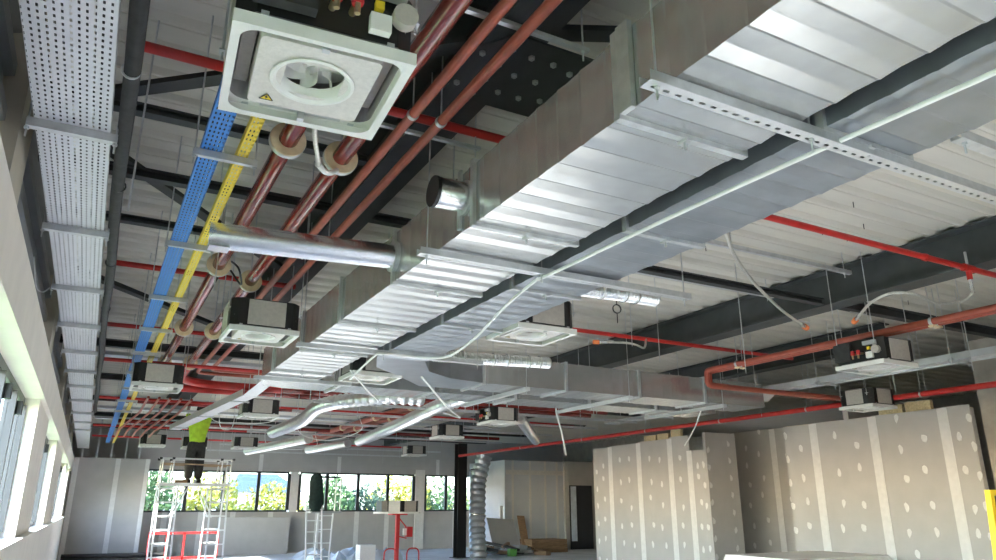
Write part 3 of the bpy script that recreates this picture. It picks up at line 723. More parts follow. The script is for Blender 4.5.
MB().ring((6.25, 3.56, 3.71), (1, 0, 0), .034, .027, .04, 14).part('coupling', 'red', pb)
xpipe(7.35, 3.3, 9.0, 3.71, .027, 'bright red cross pipe leaving the cassette tucked against the dull duct')
xpipe(7.15, -.14, 1.55, 3.71, .027, 'bright red cross pipe behind the trays at the second pair of collars')
xpipe(9.8, -.14, 3.5, 3.71, .027, 'bright red cross pipe behind the trays at the third pair of collars')
for k, y in enumerate((10.6, 14.5, 19.7, 22.8)): xpipe(y, -.1, 9.5, 3.42, .026, 'thin red cross pipe deep in the void, %s counting from the far windows' % ORD[3-k], 'deep red cross pipes')
for i, (y, z) in enumerate(((15.4, 3.5), (19.3, 3.5))): MB().cyl((.4, y, z), (10.5, y, z), .045, 12).thing('red_pipe', 'maroon', ('thick maroon cross pipe deep in the void before the worker', 'thick maroon cross pipe deep in the void beyond the worker')[i], 'pipe', 'deep maroon cross pipes', smooth=True)
for k, y in enumerate((11.5, 16.2, 18.0, 20.2)): MB().box(-.1, 9.8, y-.12, y+.12, 3.62, 3.625).box(-.1, 9.8, y-.123, y-.12, 3.62, 3.67).box(-.1, 9.8, y+.12, y+.123, 3.62, 3.67).thing('cross_tray', 'tray', 'grey cross tray high in the deep void, %s counting from the far windows' % ORD[3-k], 'cable tray', 'deep cross trays')
# right hand pair with hairpin end
for i, dx in enumerate((0, .10)):
    s = pipe('sprinkler_main', [(7.42+dx, -1, 3.42), (7.42+dx, 7.52+dx*.6, 3.42), (7.42+dx, 7.52+dx*.6, 3.22), (10.2, 7.62-dx, 3.22)], .038, 'orange', ['orange-red main of the right pair that bends at the rear, beam side', 'orange-red main of the right pair that bends at the rear, partition side'][i], rad=.05)
    for y in (4.28, 6.95): MB().box(7.395+dx, 7.445+dx, y-.03, y+.03, 3.362, 3.381).part('pipe_shoe', 'collar', s)
    for y in (2.2, 4.28, 6.95):
        k = MB().ring((7.42+dx, y, 3.42), (0, 1, 0), .046, .0382, .03, 14).part('pipe_clip', 'galvs', s)
        MB().cyl((7.42+dx, y, 3.455), (7.42+dx, y, 3.79), .005, 6).part('rod', 'galvs', k)
# low red pair along the partition
for i, dx in enumerate((0, .13)):
    s = MB().cyl((10.50+dx, -1, 3.16+i*.02), (10.50+dx, 22, 3.16+i*.02), .042, 12)
    o = T('red_pipe', ['low red pipe of the pair along the partition tops, room side', 'low red pipe of the pair along the partition tops, wall side'][i], 'pipe', (10.5+dx, 8, 3.16))
    s.part('pipe_run', 'red', o, smooth=True)
    for y in (4.5, 6.4, 8.4, 10.4, 12.6, 15, 18):
        k = MB().ring((10.5+dx, y, 3.16+i*.02), (0, 1, 0), .05, .0422, .025, 14).part('pipe_clip', 'galvs', o)
        MB().cyl((10.5+dx, y, 3.196+i*.02), (10.5+dx, y, DECK+.02), .005, 6).part('rod', 'galvs', k)
# far orange pair with white clips
for i, X in enumerate((5.46, 5.82)):
    s = pipe('sprinkler_main', [(X, 13.0, 3.5), (X, 23.5, 3.5)], .06, 'orange', ['far orange-red pipe with pale clips between the flexible ducts, side nearer the side windows', 'far orange-red pipe with pale clips between the flexible ducts, side nearer the column'][i])
    for y in (13.7, 15.8, 18.3): MB().ring((X, y, 3.5), (0, 1, 0), .085, .0605, .08, 14).part('pipe_shoe', 'collar', s)
    for y in (13.7, 15.8, 18.3): MB().cyl((X, y, 3.58), (X, y, DECK+.02), .006, 6).part('rod', 'galvs', s)
# black insulated pipe along the wide tray
bp_ = T('insulated_pipe', 'black insulated pipe running beside the wide grey cable tray', 'pipe', (-.09, 0, 3.3))
MB().tube([(-.088+.006*math.sin(i*.9), -1.5+i*.5, 3.335+.006*math.cos(i*1.3)) for i in range(36)], .034, 14).part('pipe_run', 'blackins', bp_, smooth=True)
for y in (3.05, 4.35, 5.9, 7.4): MB().ring((-.088, y, 3.335), (0, 1, .1), .0385, .03, .008, 16).part('tie', 'galvs' if y < 3.2 else 'black', bp_)
# small manifold pipes hanging beyond the third cassette
for i in range(5):
    x = .68+.17*i; MB().tube(arc_path([(x, 13.6, 3.35), (x, 16.0, 3.35), (x-.3, 17.2, 3.1), (x-.3, 18.6, 3.1)], .2), .022, 8).thing('copper_pipe', 'orange', 'thin copper-red pipe looping down beyond the trays', 'pipe', 'thin looping pipes', smooth=True)

# threaded rods hanging in the void
RODS = [(.62, 5.6), (-.02, 3.95), (1.95, 4.25), (3.25, 3.0), (3.5, 9.6), (4.8, 5.9), (5.6, 6.4), (6.1, 5.6), (8.2, 5.9), (8.6, 4.6), (9.6, 6.2), (8.0, 7.2), (2.6, 10.4), (3.6, 12.9), (4.6, 13.6), (5.2, 11.9), (6.9, 9.9), (7.6, 10.6), (8.4, 11.6), (9.2, 12.6), (4.0, 17.2), (6.0, 18.8), (7.8, 17.4), (2.9, 16.5), (5.0, 20.5), (7.2, 22.4), (8.6, 24), (3.3, 23.5), (10.3, 9.2), (9.9, 14.2)]
for (x, y) in RODS: MB().cyl((x, y, random.uniform(2.95, 3.2)), (x, y, DECK+.05), .005, 6).thing('hanger_rod', 'galvs', 'thin threaded hanger rod dangling from the metal deck', 'rod', 'loose threaded rods')
# deck fixings (short dark anchors poking through the deck)
for i in range(34):
    x = random.uniform(3.2, 9.5); y = 3.0+random.randint(0, 10)*.3+.165
    MB().cyl((x, y, DECK-.055), (x, y, DECK), .004, 5).thing('deck_anchor', 'black', 'tiny dark fixing pin poking from the cream deck', 'pin', 'deck fixing pins')
# long struts across the deep void
for k, y in enumerate((11.8, 13.2, 15.0, 17.5, 21.5, 24.0)): trapeze(3.0, 9.6, y, 3.2, (3.1, 4.2, 6.6, 9.2), 'long slotted strut across the deep void, %s counting from the far windows' % ORD[5-k], 'long deep struts', m='slot')
for y in (5.8, 4.75): trapeze(4.6, 6.9, y, 3.98, (4.7, 6.8), 'grey strut pair just under the cream deck', 'struts under the cream deck', m='galvs')

# ================================================================== HOSES AND CABLES
def hose(pts, label, cap=True):
    p = spline(pts, 12); o = T('flexible_hose', label, 'hose', tuple(p[0]))
    MB().tube(p, .0135, 10).part('hose', 'braid', o, smooth=True)
    a, b = p[-2], p[-1]; d = (b-a).normalized()
    MB().cyl(b-d*.02, b+d*.10, .02, 10).part('ferrule', 'alu', o, smooth=True)
    if cap: MB().cyl(b+d*.09, b+d*.16, .028, 12).part('cap', 'orangecap', o, smooth=True)
    MB().bar(b+Vector((-.12, 0, .03)), b+Vector((.12, 0, .03)), .012, .012).part('holder', 'galvs', o)
hose([(3.55, 3.5, 3.70), (3.65, 3.42, 3.45), (3.95, 3.62, 3.36), (4.5, 3.95, 3.32), (5.3, 4.38, 3.30), (5.85, 4.62, 3.28)], 'braided hose curving down from behind the dull duct to an orange cap')
hose([(6.9, 3.56, 3.48), (6.85, 3.62, 3.41), (6.6, 3.72, 3.37), (6.3, 3.72, 3.41), (6.15, 3.85, 3.44), (6.2, 4.1, 3.42), (6.42, 4.4, 3.38)], 'braided hose swooping from the red pipe tee to an orange cap')
hose([(6.2, 7.33, 3.70), (6.05, 7.2, 3.55), (5.75, 7.0, 3.52), (5.5, 6.9, 3.5), (5.25, 6.95, 3.49)], 'short braided hose with orange cap before the cross duct')
def cable(pts, r, label, m='cable', n=12):
    return MB().tube(spline(pts, n), r, 8).thing('electric_cable', m, label, 'cable', smooth=True)
cable([(2.545, -.2, 2.985), (2.47, 1.05, 2.985), (2.39, 2.3, 2.985), (2.31, 3.6, 2.96), (2.285, 3.72, 2.95), (2.33, 4.2, 2.9), (2.55, 5.1, 2.88), (2.75, 6.05, 2.92), (2.62, 6.4, 2.96), (2.42, 6.42, 2.97), (2.2, 6.40, 2.96)], .011, 'long white cable stretched under the dull duct then drooping in a loop')
cable([(2.2, 6.42, 2.96), (2.22, 6.8, 2.93), (2.32, 7.5, 2.93), (2.4, 7.9, 2.95)], .010, 'white cable hanging in front of the elbow cassette')
cable([(2.25, 7.4, 2.96), (2.8, 8.4, 2.9), (3.2, 9.2, 2.93)], .009, 'thin white cable sloping across the cross ducts')
cable([(3.2, 7.75, 3.025), (4.2, 9.2, 2.9), (5.2, 10.9, 2.98), (5.2, 11.8, 3.2)], .011, 'white cable sloping to the distant cassettes')
cable([(7.5, 11.5, 3.62), (7.5, 11.54, 3.3), (7.62, 11.55, 2.9), (7.70, 11.55, 2.5)], .016, 'white cable hanging down towards the plasterboard by the door')
cable([(7.9, 8.2, 2.95), (8.3, 8.8, 2.75), (9.0, 9.8, 2.6)], .010, 'pale cable hanging from the cross duct end')
cable([(.62, 2.62, 3.28), (.70, 3.1, 3.3), (.80, 3.4, 3.28), (.84, 3.6, 3.36)], .012, 'grey conduit curling from the open cassette to the maroon pipes', 'braid')
cable([(.845, 3.59, 3.36), (.89, 3.62, 3.34), (.94, 3.68, 3.37), (1.0, 3.79, 3.445)], .016, 'white tangle of wire under the maroon pipe', 'cable')
cable([(.78, 6.05, 3.45), (.85, 5.9, 3.3), (.80, 5.75, 3.38), (.76, 5.9, 3.48)], .008, 'black loop of wire between the maroon pipes', 'black')
rw = random.Random(9)
for i in range(4):
    x = rw.uniform(1.8, 8.6); y = rw.uniform(12.2, 21); x2 = x+rw.uniform(-1.2, 1.2); y2 = y+rw.uniform(.5, 2.0); h = rw.uniform(3.0, 3.15)
    cable([(x, y, DECK-.005), (x+.02, y, 3.5), (x+.05, y, 3.15), ((x+x2)/2, (y+y2)/2, h), (x2, y2, 3.3), (x2, y2, DECK-.005)], .008, 'drooping pale wire looped across the deep ceiling void', n=8)['group'] = 'drooping pale wires'
rg = MB().ring((3.62, 4.62, 3.15), (.2, 1, 0), .04, .032, .01, 20).cyl((3.62, 4.62, 3.19), (3.62, 4.62, 3.32), .004, 6).cyl((3.62, 4.62, 3.03), (3.62, 4.62, 3.11), .004, 6).thing('pipe_ring', 'black', 'black ring hanger dangling in front of the cream deck', 'hanger')
cable([(-.59, 6.1, 3.36), (-.57, 6.4, 3.22), (-.53, 6.5, 3.2), (-.49, 6.54, 3.25)], .005, 'thin grey wire loop by the wall side of the wide tray', 'galvs')

# ================================================================== FLOOR-STANDING THINGS
sc = T('steel_column', 'black steel column standing beside the vertical spiral duct', 'column', (10.85, 22.6, 0))
MB().box(10.69, 11.01, 22.46, 22.48, .02, 3.6).box(10.69, 11.01, 22.74, 22.76, .02, 3.6).box(10.842, 10.858, 22.48, 22.74, .02, 3.6).part('shaft', 'black', sc)
MB().box(10.6, 11.1, 22.36, 22.86, 0, .02).part('base_plate', 'beamdk', sc)
vd = T('spiral_duct', 'upright silver spiral duct standing beside the black column', 'duct', (11.3, 23.0, 0))
pts = resample(arc_path([(11.34, 22.2, .0), (11.40, 22.45, .7), (11.5, 22.62, 2.4), (11.75, 22.6, 3.3)], .3, 8), .10)
MB().tube(pts, .26, 20, rf=lambda i: .285 if i % 2 else .238).part('tube', 'foil', vd, smooth=True)
for z in (1.3, 2.75): MB().ring((11.40+.04*z, 22.42+.08*z, z), (.05, .12, 1), .285, .262, .03, 20).part('band', 'alu', vd)

def ladder(parent, x0, x1, y, z0, z1, n, dy=0.0, m='galvs', r=.022):
    for x in (x0, x1): MB().bar((x, y+dy, z0), (x, y, z1), .03, .055, (0, 1, 0)).part('stile', m, parent)
    for k in range(n):
        t = (k+.6)/n; MB().bar((x0, y+dy*(1-t), z0+(z1-z0)*t), (x1, y+dy*(1-t), z0+(z1-z0)*t), .03, .03).part('rung', m, parent)
WHT = mat('white_ladder_alu', (.78, .79, .80), .4, .3)
sf = T('scaffold_platform', 'white aluminium work platform carrying the worker in front of the far windows', 'scaffold', (2.1, 18.75, 0))
ladder(sf, 1.40, 1.78, 18.40, 0, 2.1, 7, -.30, WHT); ladder(sf, 2.50, 2.86, 18.40, 0, 2.1, 7, -.30, WHT)
ladder(sf, 1.40, 1.78, 19.00, 0, 2.1, 7, .30, WHT); ladder(sf, 2.50, 2.86, 19.00, 0, 2.1, 7, .30, WHT)
MB().box(1.36, 2.90, 18.38, 19.02, 2.06, 2.10).part('deck_board', 'osb', sf)
for y in (18.37, 19.03): MB().box(1.36, 2.90, y-.012, y+.012, 2.04, 2.10).part('deck_rail', WHT, sf)
for y in (18.40, 19.0):
    for x in (1.40, 1.62, 2.66, 2.86):
        MB().cyl((x, y, 2.1), (x+.02, y, 2.64), .018, 8).part('guard_post', WHT, sf)
    MB().cyl((1.36, y, 2.64), (2.92, y, 2.62), .018, 8).part('guard_rail', WHT, sf)
    MB().cyl((1.40, y, 2.52), (2.88, y, 2.50), .016, 8).part('guard_rail', 'cardboard', sf)
    for x in (1.36, 1.62, 2.66, 2.92): MB().cyl((x-.03, y, 2.63), (x+.03, y, 2.63), .026, 8).part('joint_cap', 'black', sf)
    MB().cyl((2.0, y, 2.02), (1.72, y, 1.35), .013, 6).part('brace', WHT, sf); MB().cyl((2.25, y, 2.02), (2.56, y, 1.35), .013, 6).part('brace', WHT, sf)
tl = MB().box(1.72, 1.98, 18.55, 18.75, 2.10, 2.17).thing('tool_case', 'wood', 'dark tool case on the white work platform', 'case')
rl = T('red_barrier', 'red railing frame standing behind the white work platform', 'barrier', (2.1, 19.9, 0))
for z in (.42, .98): MB().bar((1.42, 19.9, z), (3.0, 19.9, z), .04, .05).part('rail', 'redmetal', rl)
for k in range(5): MB().bar((1.44+k*.385, 19.9, 0), (1.44+k*.385, 19.9, 1.0), .04, .04).part('upright', 'redmetal', rl)

# worker
def skin(name, nodes, edges, m, parent=None, sub=2):
    me = bpy.data.meshes.new(name); me.from_pydata([n[0] for n in nodes], edges, [])
    o = bpy.data.objects.new(name, me); COL.objects.link(o)
    md = o.modifiers.new('skin', 'SKIN'); md.use_smooth_shade = True
    for i, n in enumerate(nodes):
        sv = me.skin_vertices[0].data[i]; sv.radius = (n[1], n[2] if len(n) > 2 else n[1]); sv.use_root = (i == 0)
    s = o.modifiers.new('sub', 'SUBSURF'); s.levels = sub; s.render_levels = sub
    dg = bpy.context.evaluated_depsgraph_get(); dg.update()
    me2 = bpy.data.meshes.new_from_object(o.evaluated_get(dg)); me2.name = name
    bpy.data.objects.remove(o)
    me2.materials.clear(); me2.materials.append(M[m]); me2.shade_smooth()
    r = bpy.data.objects.new(name, me2); COL.objects.link(r); r.parent = parent
    return r
wk = T('person', 'person in yellow hi-vis top and dark trousers standing on the work platform', 'person', (2.10, 18.68, 2.10), rz=R(12))
H = [((0,0,.92), .13, .10), ((0,.01,1.12), .13, .095), ((0,.0,1.34), .16, .10), ((0,-.01,1.46), .075, .07), ((0,.0,1.55), .055, .055), ((0,.02,1.62), .075, .09), ((0,.02,1.72), .07, .085),
     ((-.19,.0,1.40), .055), ((-.26,.10,1.60), .042), ((-.20,.24,1.78), .034), ((-.19,.27,1.86), .03),
     ((.19,.0,1.40), .055), ((.27,.12,1.58), .042), ((.21,.27,1.74), .034), ((.20,.30,1.82), .03),
     ((-.095,0,.86), .09), ((-.10,.01,.48), .06), ((-.11,-.02,.10), .04), ((-.12,.13,.035), .04, .03),
     ((.095,0,.86), .09), ((.10,.01,.48), .06), ((.11,-.02,.10), .04), ((.12,.13,.035), .04, .03)]
skin('body', H, [(0,1),(1,2),(2,3),(3,4),(4,5),(5,6),(2,7),(7,8),(8,9),(9,10),(2,11),(11,12),(12,13),(13,14),(0,15),(15,16),(16,17),(17,18),(0,19),(19,20),(20,21),(21,22)], 'skin', wk)
for s, w in ((-1, (-.19, .27, 1.86)), (1, (.20, .30, 1.82))):
    for k in range(4):
        b = Vector(w)+Vector(((k-1.5)*.018, .01, .03)); MB_ = MB().tube([b, b+Vector((0, .012, .035+.006*(k % 2))), b+Vector((0, .03, .055))], .0085, 6)
        o = bpy.data.objects.new('finger', MB_.mesh('finger', 'skin', smooth=True)); COL.objects.link(o); o.parent = wk
    b = Vector(w)+Vector((-s*.035, .0, .0)); o = bpy.data.objects.new('thumb', MB().tube([b, b+Vector((-s*.015, .015, .025)), b+Vector((-s*.012, .03, .045))], .0095, 6).mesh('thumb', 'skin', smooth=True)); COL.objects.link(o); o.parent = wk
skin('hi_vis_top', [((0,0,.80), .20, .17), ((0,.01,1.08), .185, .15), ((0,0,1.32), .18, .12), ((0,-.005,1.44), .10, .085), ((-.2,.0,1.40), .075), ((-.265,.10,1.59), .062), ((.2,.0,1.40), .075), ((.275,.12,1.57), .062)], [(0,1),(1,2),(2,3),(2,4),(4,5),(2,6),(6,7)], 'hivis', wk)
skin('trousers', [((0,0,1.0), .18, .15), ((0,0,.88), .185, .155), ((-.10,0,.78), .13), ((-.105,.01,.48), .115), ((-.115,-.01,.07), .10), ((.10,0,.78), .13), ((.105,.01,.48), .115), ((.115,-.01,.07), .10)], [(0,1),(1,2),(2,3),(3,4),(1,5),(5,6),(6,7)], 'trousers', wk)
for s in (-1, 1):
    o = bpy.data.objects.new('shoe', MB().prism([(s*.115-.05, -.09), (s*.115+.05, -.09), (s*.12+.055, .12), (s*.12+.02, .2), (s*.12-.02, .2), (s*.12-.055, .12)], .0, .09).mesh('shoe', 'black')); COL.objects.link(o); o.parent = wk
o = bpy.data.objects.new('hair', MB().lathe([(.0, .115), (.05, .105), (.085, .06), (.095, 0), (.085, -.05), (.06, -.07)], 16, (0, .01, 1.68)).mesh('hair', 'hair', smooth=True)); COL.objects.link(o); o.parent = wk

# step ladder with a jacket on it
sl = T('step_ladder', 'white step ladder with a guard cage and a dark jacket hung on it', 'ladder', (5.55, 19.9, 0))
ladder(sl, 5.02, 5.42, 19.6, 0, 1.62, 6, -.35, WHT)
for x in (5.02, 5.42): MB().bar((x+.55, 20.6, 0), (x+.5, 20.25, 1.45), .03, .045, (0, 1, 0)).part('rear_stile', WHT, sl)
for k in range(4): MB().bar((5.55, 20.55-k*.08, .3+.35*k), (5.95, 20.55-k*.08, .3+.35*k), .025, .025).part('rear_brace', WHT, sl)
MB().box(5.18, 5.98, 19.68, 20.2, 1.42, 1.47).part('platform', 'greybox', sl)
for (x, y) in ((5.25, 19.7), (5.93, 19.7), (5.25, 20.18), (5.93, 20.18)): MB().cyl((x, y, 1.47), (x, y, 2.34), .018, 8).part('guard_post', WHT, sl)
MB().cyl((5.25, 19.7, 2.34), (5.93, 19.7, 2.34), .018, 8).part('guard_rail', 'black', sl); MB().cyl((5.25, 20.18, 2.34), (5.93, 20.18, 2.34), .018, 8).part('guard_rail', 'black', sl)
MB().cyl((5.93, 19.7, 1.9), (5.93, 20.18, 1.9), .014, 8).part('guard_rail', WHT, sl)
jk = MB(); rows = []
for (z, w, d) in ((2.42, .07, .06), (2.36, .15, .10), (2.2, .17, .11), (1.95, .17, .12), (1.7, .20, .12), (1.5, .17, .10), (1.46, .12, .07)):
    for j in range(12):
        a = 2*math.pi*j/12; k = 1+.13*math.sin(3*a+z*5); jk.v.append(Vector((5.25+w*k*math.cos(a), 19.62+d*k*math.sin(a), z)))
for i in range(6):
    for j in range(12): jk.f.append((i*12+j, i*12+(j+1) % 12, i*12+12+(j+1) % 12, i*12+12+j))
jk.f += [tuple(range(12)), tuple(range(83, 71, -1))]
jk.thing('jacket', 'jacket', 'dark green jacket hung on the guard of the step ladder', 'jacket', smooth=True)

# red material lift carrying a cassette unit
lf = T('material_lift', 'red material lift carrying a boxed cassette unit below the far windows', 'lift', (7.72, 20, 0))
MB().bar((7.72, 20.1, .1), (7.72, 20.1, 1.36), .10, .10).part('mast', 'redmetal', lf)
for s in (-1, 1):
    MB().bar((7.72+s*.32, 19.5, .10), (7.72+s*.32, 20.5, .10), .05, .06).part('leg', 'redmetal', lf)
    MB().tube(arc_path([(7.72+s*.5, 19.7, .1), (7.72+s*.5, 19.7, .5), (7.72+s*.15, 19.7, .5), (7.72+s*.15, 19.7, .1)], .15), .02, 8).part('hoop', 'redmetal', lf, smooth=True)
    for y in (19.5, 20.5): MB().cyl((7.72+s*.32-.02, y, .055), (7.72+s*.32+.02, y, .055), .055, 14).part('wheel', 'black', lf)
MB().bar((7.4, 20.1, .14), (8.04, 20.1, .14), .08, .06).part('cross_bar', 'redmetal', lf)
MB().box(7.98, 8.14, 20.0, 20.2, .78, 1.05).part('winch_box', 'redmetal', lf); MB().box(7.90, 7.978, 20.05, 20.15, .82, 1.0).part('winch_label', 'white', lf)
MB().cyl((7.74, 20.1, 1.3), (8.02, 20.1, 1.0), .02, 8).part('strut', 'redmetal', lf); MB().cyl((7.74, 20.1, .8), (8.0, 20.1, .74), .015, 8).part('crank', 'redmetal', lf)
MB().box(7.5, 7.95, 19.95, 20.3, 1.36, 1.40).part('fork', 'redmetal', lf)
cl = T('cassette_unit', 'boxed cassette unit resting on the red material lift', 'air conditioner', (7.72, 20.1, 1.41), rz=R(0))
b = MB().prism([(7.18, 19.95), (7.3, 19.8), (7.68, 19.7), (8.18, 19.8), (8.26, 19.95), (8.26, 20.4), (7.18, 20.4)], 1.45, 1.74).part('casing', 'black', cl)
MB().bar((7.32, 19.775, 1.595), (7.62, 19.70, 1.595), .02, .29).part('side_panel', 'white', cl); MB().bar((7.76, 19.70, 1.595), (8.12, 19.775, 1.595), .02, .29).part('side_panel', 'panelgrey', cl)
MB().prism([(7.12, 19.9), (7.3, 19.72), (7.70, 19.62), (8.2, 19.74), (8.32, 19.9), (8.32, 20.45), (7.12, 20.45)], 1.40, 1.447).part('frame', 'white', cl)
# bits on the floor
ps = MB(); n = 14; rnd = random.Random(5)
for i in range(n):
    for j in range(8):
        ps.v.append(Vector((5.9+i*.24, 22.2+j*.4, .02+.33*rnd.random()*(1 if 0 < i < n-1 and 0 < j < 7 else .05))))
for i in range(n-1):
    for j in range(7): ps.f.append((i*8+j, (i+1)*8+j, (i+1)*8+j+1, i*8+j+1))
ps.thing('plastic_sheeting', 'sheet', 'crumpled bluish plastic sheeting on the floor behind the red lift', 'sheet')
MB().box(6.95, 7.4, 20.9, 21.3, 0, .55).thing('paper_box', 'white', 'white carton standing on the floor by the red lift', 'box')
for i in range(6):
    x = 3.4+i*.5; y = 20.5+rnd.uniform(-1, 2); a = rnd.uniform(0, 3)
    MB().bar((x, y, .03), (x+1.0*math.cos(a), y+.5*math.sin(a), .03), .1, .06).thing('offcut', 'greybox', 'dark offcut lying on the floor behind the ladders', 'offcut', 'offcuts on the floor')
for i in range(5):
    MB().cyl((-.4, 25.2+i*.14, .1+(i % 2)*.12), (2.3, 25.0+i*.14, .1+(i % 2)*.12), .05, 10).thing('stored_pipe', 'blackins', 'dark pipe lying along the foot of the corner plasterboard', 'pipe', 'pipes stored on the floor')
# rubble pile beside the spiral duct
for i in range(26):
    x = 11.9+rnd.random()*2.2; y = 22.4+rnd.random()*1.4; z = rnd.random()*.28*(1-abs(x-12.9)/1.6)
    a = rnd.uniform(0, 3.1); l = rnd.uniform(.3, .8)
    m = MB().bar((x-l/2*math.cos(a), y-l/2*math.sin(a), .06+max(0, z)), (x+l/2*math.cos(a), y+l/2*math.sin(a), .06+max(0, z)+rnd.uniform(-.03, .12)), rnd.uniform(.08, .3), rnd.uniform(.03, .12))
    k = i % 4; m.thing('rubble_piece', ('wood', 'greybox', 'blackins', 'cardboard')[k], ('splintered brown timber piece in the rubble pile', 'grey offcut in the rubble pile', 'black insulation scrap in the rubble pile', 'torn brown cardboard in the rubble pile')[k], 'rubble', ('timber pieces in the pile', 'grey offcuts in the pile', 'black scraps in the pile', 'cardboard scraps in the pile')[k])
MB().bar((13.4, 23.95, .02), (13.5, 24.75, 1.15), 1.1, .03, (0, -1, .4)).thing('leaning_board', 'drywall', 'grey-brown board leaning behind the rubble pile', 'board')
MB().bar((14.2, 24.0, 0), (14.3, 24.6, 1.25), .3, .03, (0, -1, .4)).thing('leaning_board', 'wood', 'narrow brown board leaning behind the rubble pile', 'board')
for k in range(3): MB().box(14.2, 15.7, 23.6+k*.02, 24.5, .15*k+.005, .15*k+.145).thing('timber_stack_layer', 'wood', 'brown timber layer stacked on the floor by the bluish wall', 'timber', 'stacked timber layers')
MB().box(12.5, 12.75, 22.2, 22.4, .02, .25).thing('canister', 'green', 'small green canister at the foot of the rubble pile', 'canister')
MB().bar((13.55, 24.7, 0), (13.65, 24.9, 1.6), .12, .04, (0, -1, 0)).thing('leaning_strip', 'white', 'white twisted strip leaning at the corner of the bluish wall', 'strip')

# stack of white boards and yellow guard frame at the right
bs = T('board_stack', 'low trestle of white boards in front of the plasterboard recess', 'boards', (8.9, 7.5, 0))
for k in range(3): MB().box(8.0+.02*k, 10.0-.03*k, 6.9, 8.1, .86+k*.03, .887+k*.03).part('board', 'white', bs)
for x in (8.3, 9.7):
    for y in (7.0, 8.0): MB().box(x-.05, x+.05, y-.05, y+.05, 0, .86).part('trestle_leg', 'wood', bs)
yg = T('guard_frame', 'yellow tubular guard frame in front of the raw concrete wall', 'guard frame', (6.8, 3.5, 0))
for (x, y) in ((6.13, 3.4), (7.3, 3.4), (7.3, 2.8), (6.85, 2.8)): MB().bar((x-.06, y, 0), (x+.12, y, 1.72), .045, .045).part('post', 'yellowmetal', yg)
for z in (1.70, 1.27, .15):
    d = -.06+.18*z/1.72
    MB().bar((6.13+d, 3.4, z), (7.3+d, 3.4, z), .04, .045).part('rail', 'yellowmetal', yg)
    MB().bar((7.3+d, 2.8, z), (7.3+d, 3.4, z), .04, .045).part('rail', 'yellowmetal', yg)

# ================================================================== OUTSIDE
S('ground', MB().box(-120, 160, -60, 220, -4.2, -4.0), 'grass', 'ground outside')
def tree(x, y, ztop, rx, m, label, n, seed, group=None):
    rr = random.Random(seed); base = -4.0
    t = T('tree', label, 'tree', (x, y, base), group)
    hgt = ztop-base
    tr = MB().tube([(x, y, base), (x+.1, y, base+hgt*.45), (x-.1, y, base+hgt*.8)], .2, 8, rf=lambda i: (.22, .15, .06)[i])
    for k in range(5):
        a = k*1.26; tr.tube([(x, y, base+hgt*(.4+.05*k)), (x+rx*.6*math.cos(a), y+rx*.6*math.sin(a), base+hgt*(.6+.05*k))], .06, 6)
    tr.part('trunk', 'bark', t)
    f = MB()
    for i in range(n):
        while True:
            u = Vector((rr.uniform(-1, 1), rr.uniform(-1, 1), rr.uniform(-1, 1)))
            if .25 < u.length < 1 and rr.random() < u.length: break
        lump = 1+.22*math.sin(u.x*5+seed)*math.cos(u.z*6+u.y*4)
        c = Vector((x+u.x*rx*lump, y+u.y*rx*lump, base+hgt*.63+u.z*hgt*.37*lump)); s = rr.uniform(.09, .2)
        a = Vector((rr.gauss(0, 1), rr.gauss(0, 1), rr.gauss(0, 1))).normalized(); b = a.orthogonal().normalized()
        f.add([c-a*s, c+b*s*.6, c+a*s, c-b*s*.6], [(0, 1, 2, 3)])
    f.part('foliage', m, t, kind='stuff')
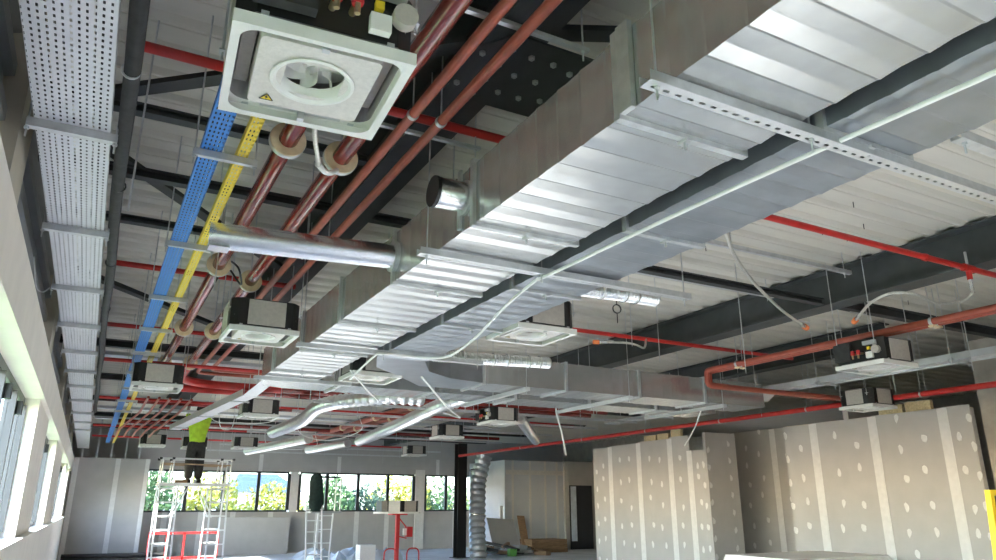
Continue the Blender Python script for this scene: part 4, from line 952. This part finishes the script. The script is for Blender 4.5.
TR = [(6.6, 48, 3.4, 2.0, 'leafy', 'yellow-green tree behind the white work platform'), (3.2, 46, 3.6, 1.6, 'leafg', 'green tree at the corner plasterboard end of the far windows'), (10.4, 50, 3.0, 2.2, 'leafy', 'broad yellow autumn tree beside the slate roofed building'),
      (13.5, 47, 3.4, 1.7, 'leafg', 'green tree behind the dark jacket'), (16.2, 48, 2.9, 2.0, 'leafd', 'dark green tree behind the step ladder guard'), (19.4, 50, 3.9, 2.3, 'leafy', 'tall bright yellow autumn tree behind the red lift'),
      (22.8, 50, 3.5, 2.0, 'leafg', 'green tree beside the tall bright yellow one'), (26.4, 53, 2.6, 2.2, 'leafy', 'low yellow tree behind the black column'), (29.5, 53, 2.8, 2.0, 'leafg', 'green tree behind the spiral duct'), (25.0, 60, 3.6, 1.2, 'leafd', 'slim dark conifer in the distance')]
for i, (x, y, zt, rx, m, lab) in enumerate(TR): tree(x, y, zt, rx, m, lab, 2600, i+3)
def house(x0, x1, y0, y1, z1, label, flat=True, cols=4):
    h = T('house', label, 'house', ((x0+x1)/2, y0, -4))
    MB().box(x0, x1, y0, y1, -4, z1).part('wall', 'house', h)
    if flat: MB().box(x0-.3, x1+.3, y0-.3, y1+.3, z1, z1+.15).part('roof', 'house', h)
    else:
        ym = (y0+y1)/2; m = MB(); m.add([(x0-.4, y0-.4, z1), (x1+.4, y0-.4, z1), (x1-.8, ym, z1+1.5), (x0+.8, ym, z1+1.5), (x0-.4, y1+.4, z1), (x1+.4, y1+.4, z1)], [(0, 1, 2, 3), (4, 3, 2, 5), (0, 3, 4), (1, 5, 2), (0, 4, 5, 1)])
        m.part('roof', 'rooft', h)
    for k in range(cols):
        for z in (-2.6, .2):
            if z+1.1 > z1: continue
            x = x0+(x1-x0)*(k+.5)/cols; w = MB().box(x-.4, x+.4, y0-.05, y0-.001, z, z+1.1).part('window', 'white', h)
            MB().box(x-.33, x+.33, y0-.06, y0-.051, z+.06, z+1.04).part('pane', 'winb', w)
house(3.6, 9.2, 58, 66, 1.75, 'white rendered house beyond the work platform')
house(10.2, 15.0, 62, 70, 2.7, 'white building with a slate blue hipped roof', False)
house(27, 36, 70, 78, 1.8, 'pale distant house behind the black column')
house(-9, 1.5, 70, 78, 3.0, 'pale house beyond the corner of the building')
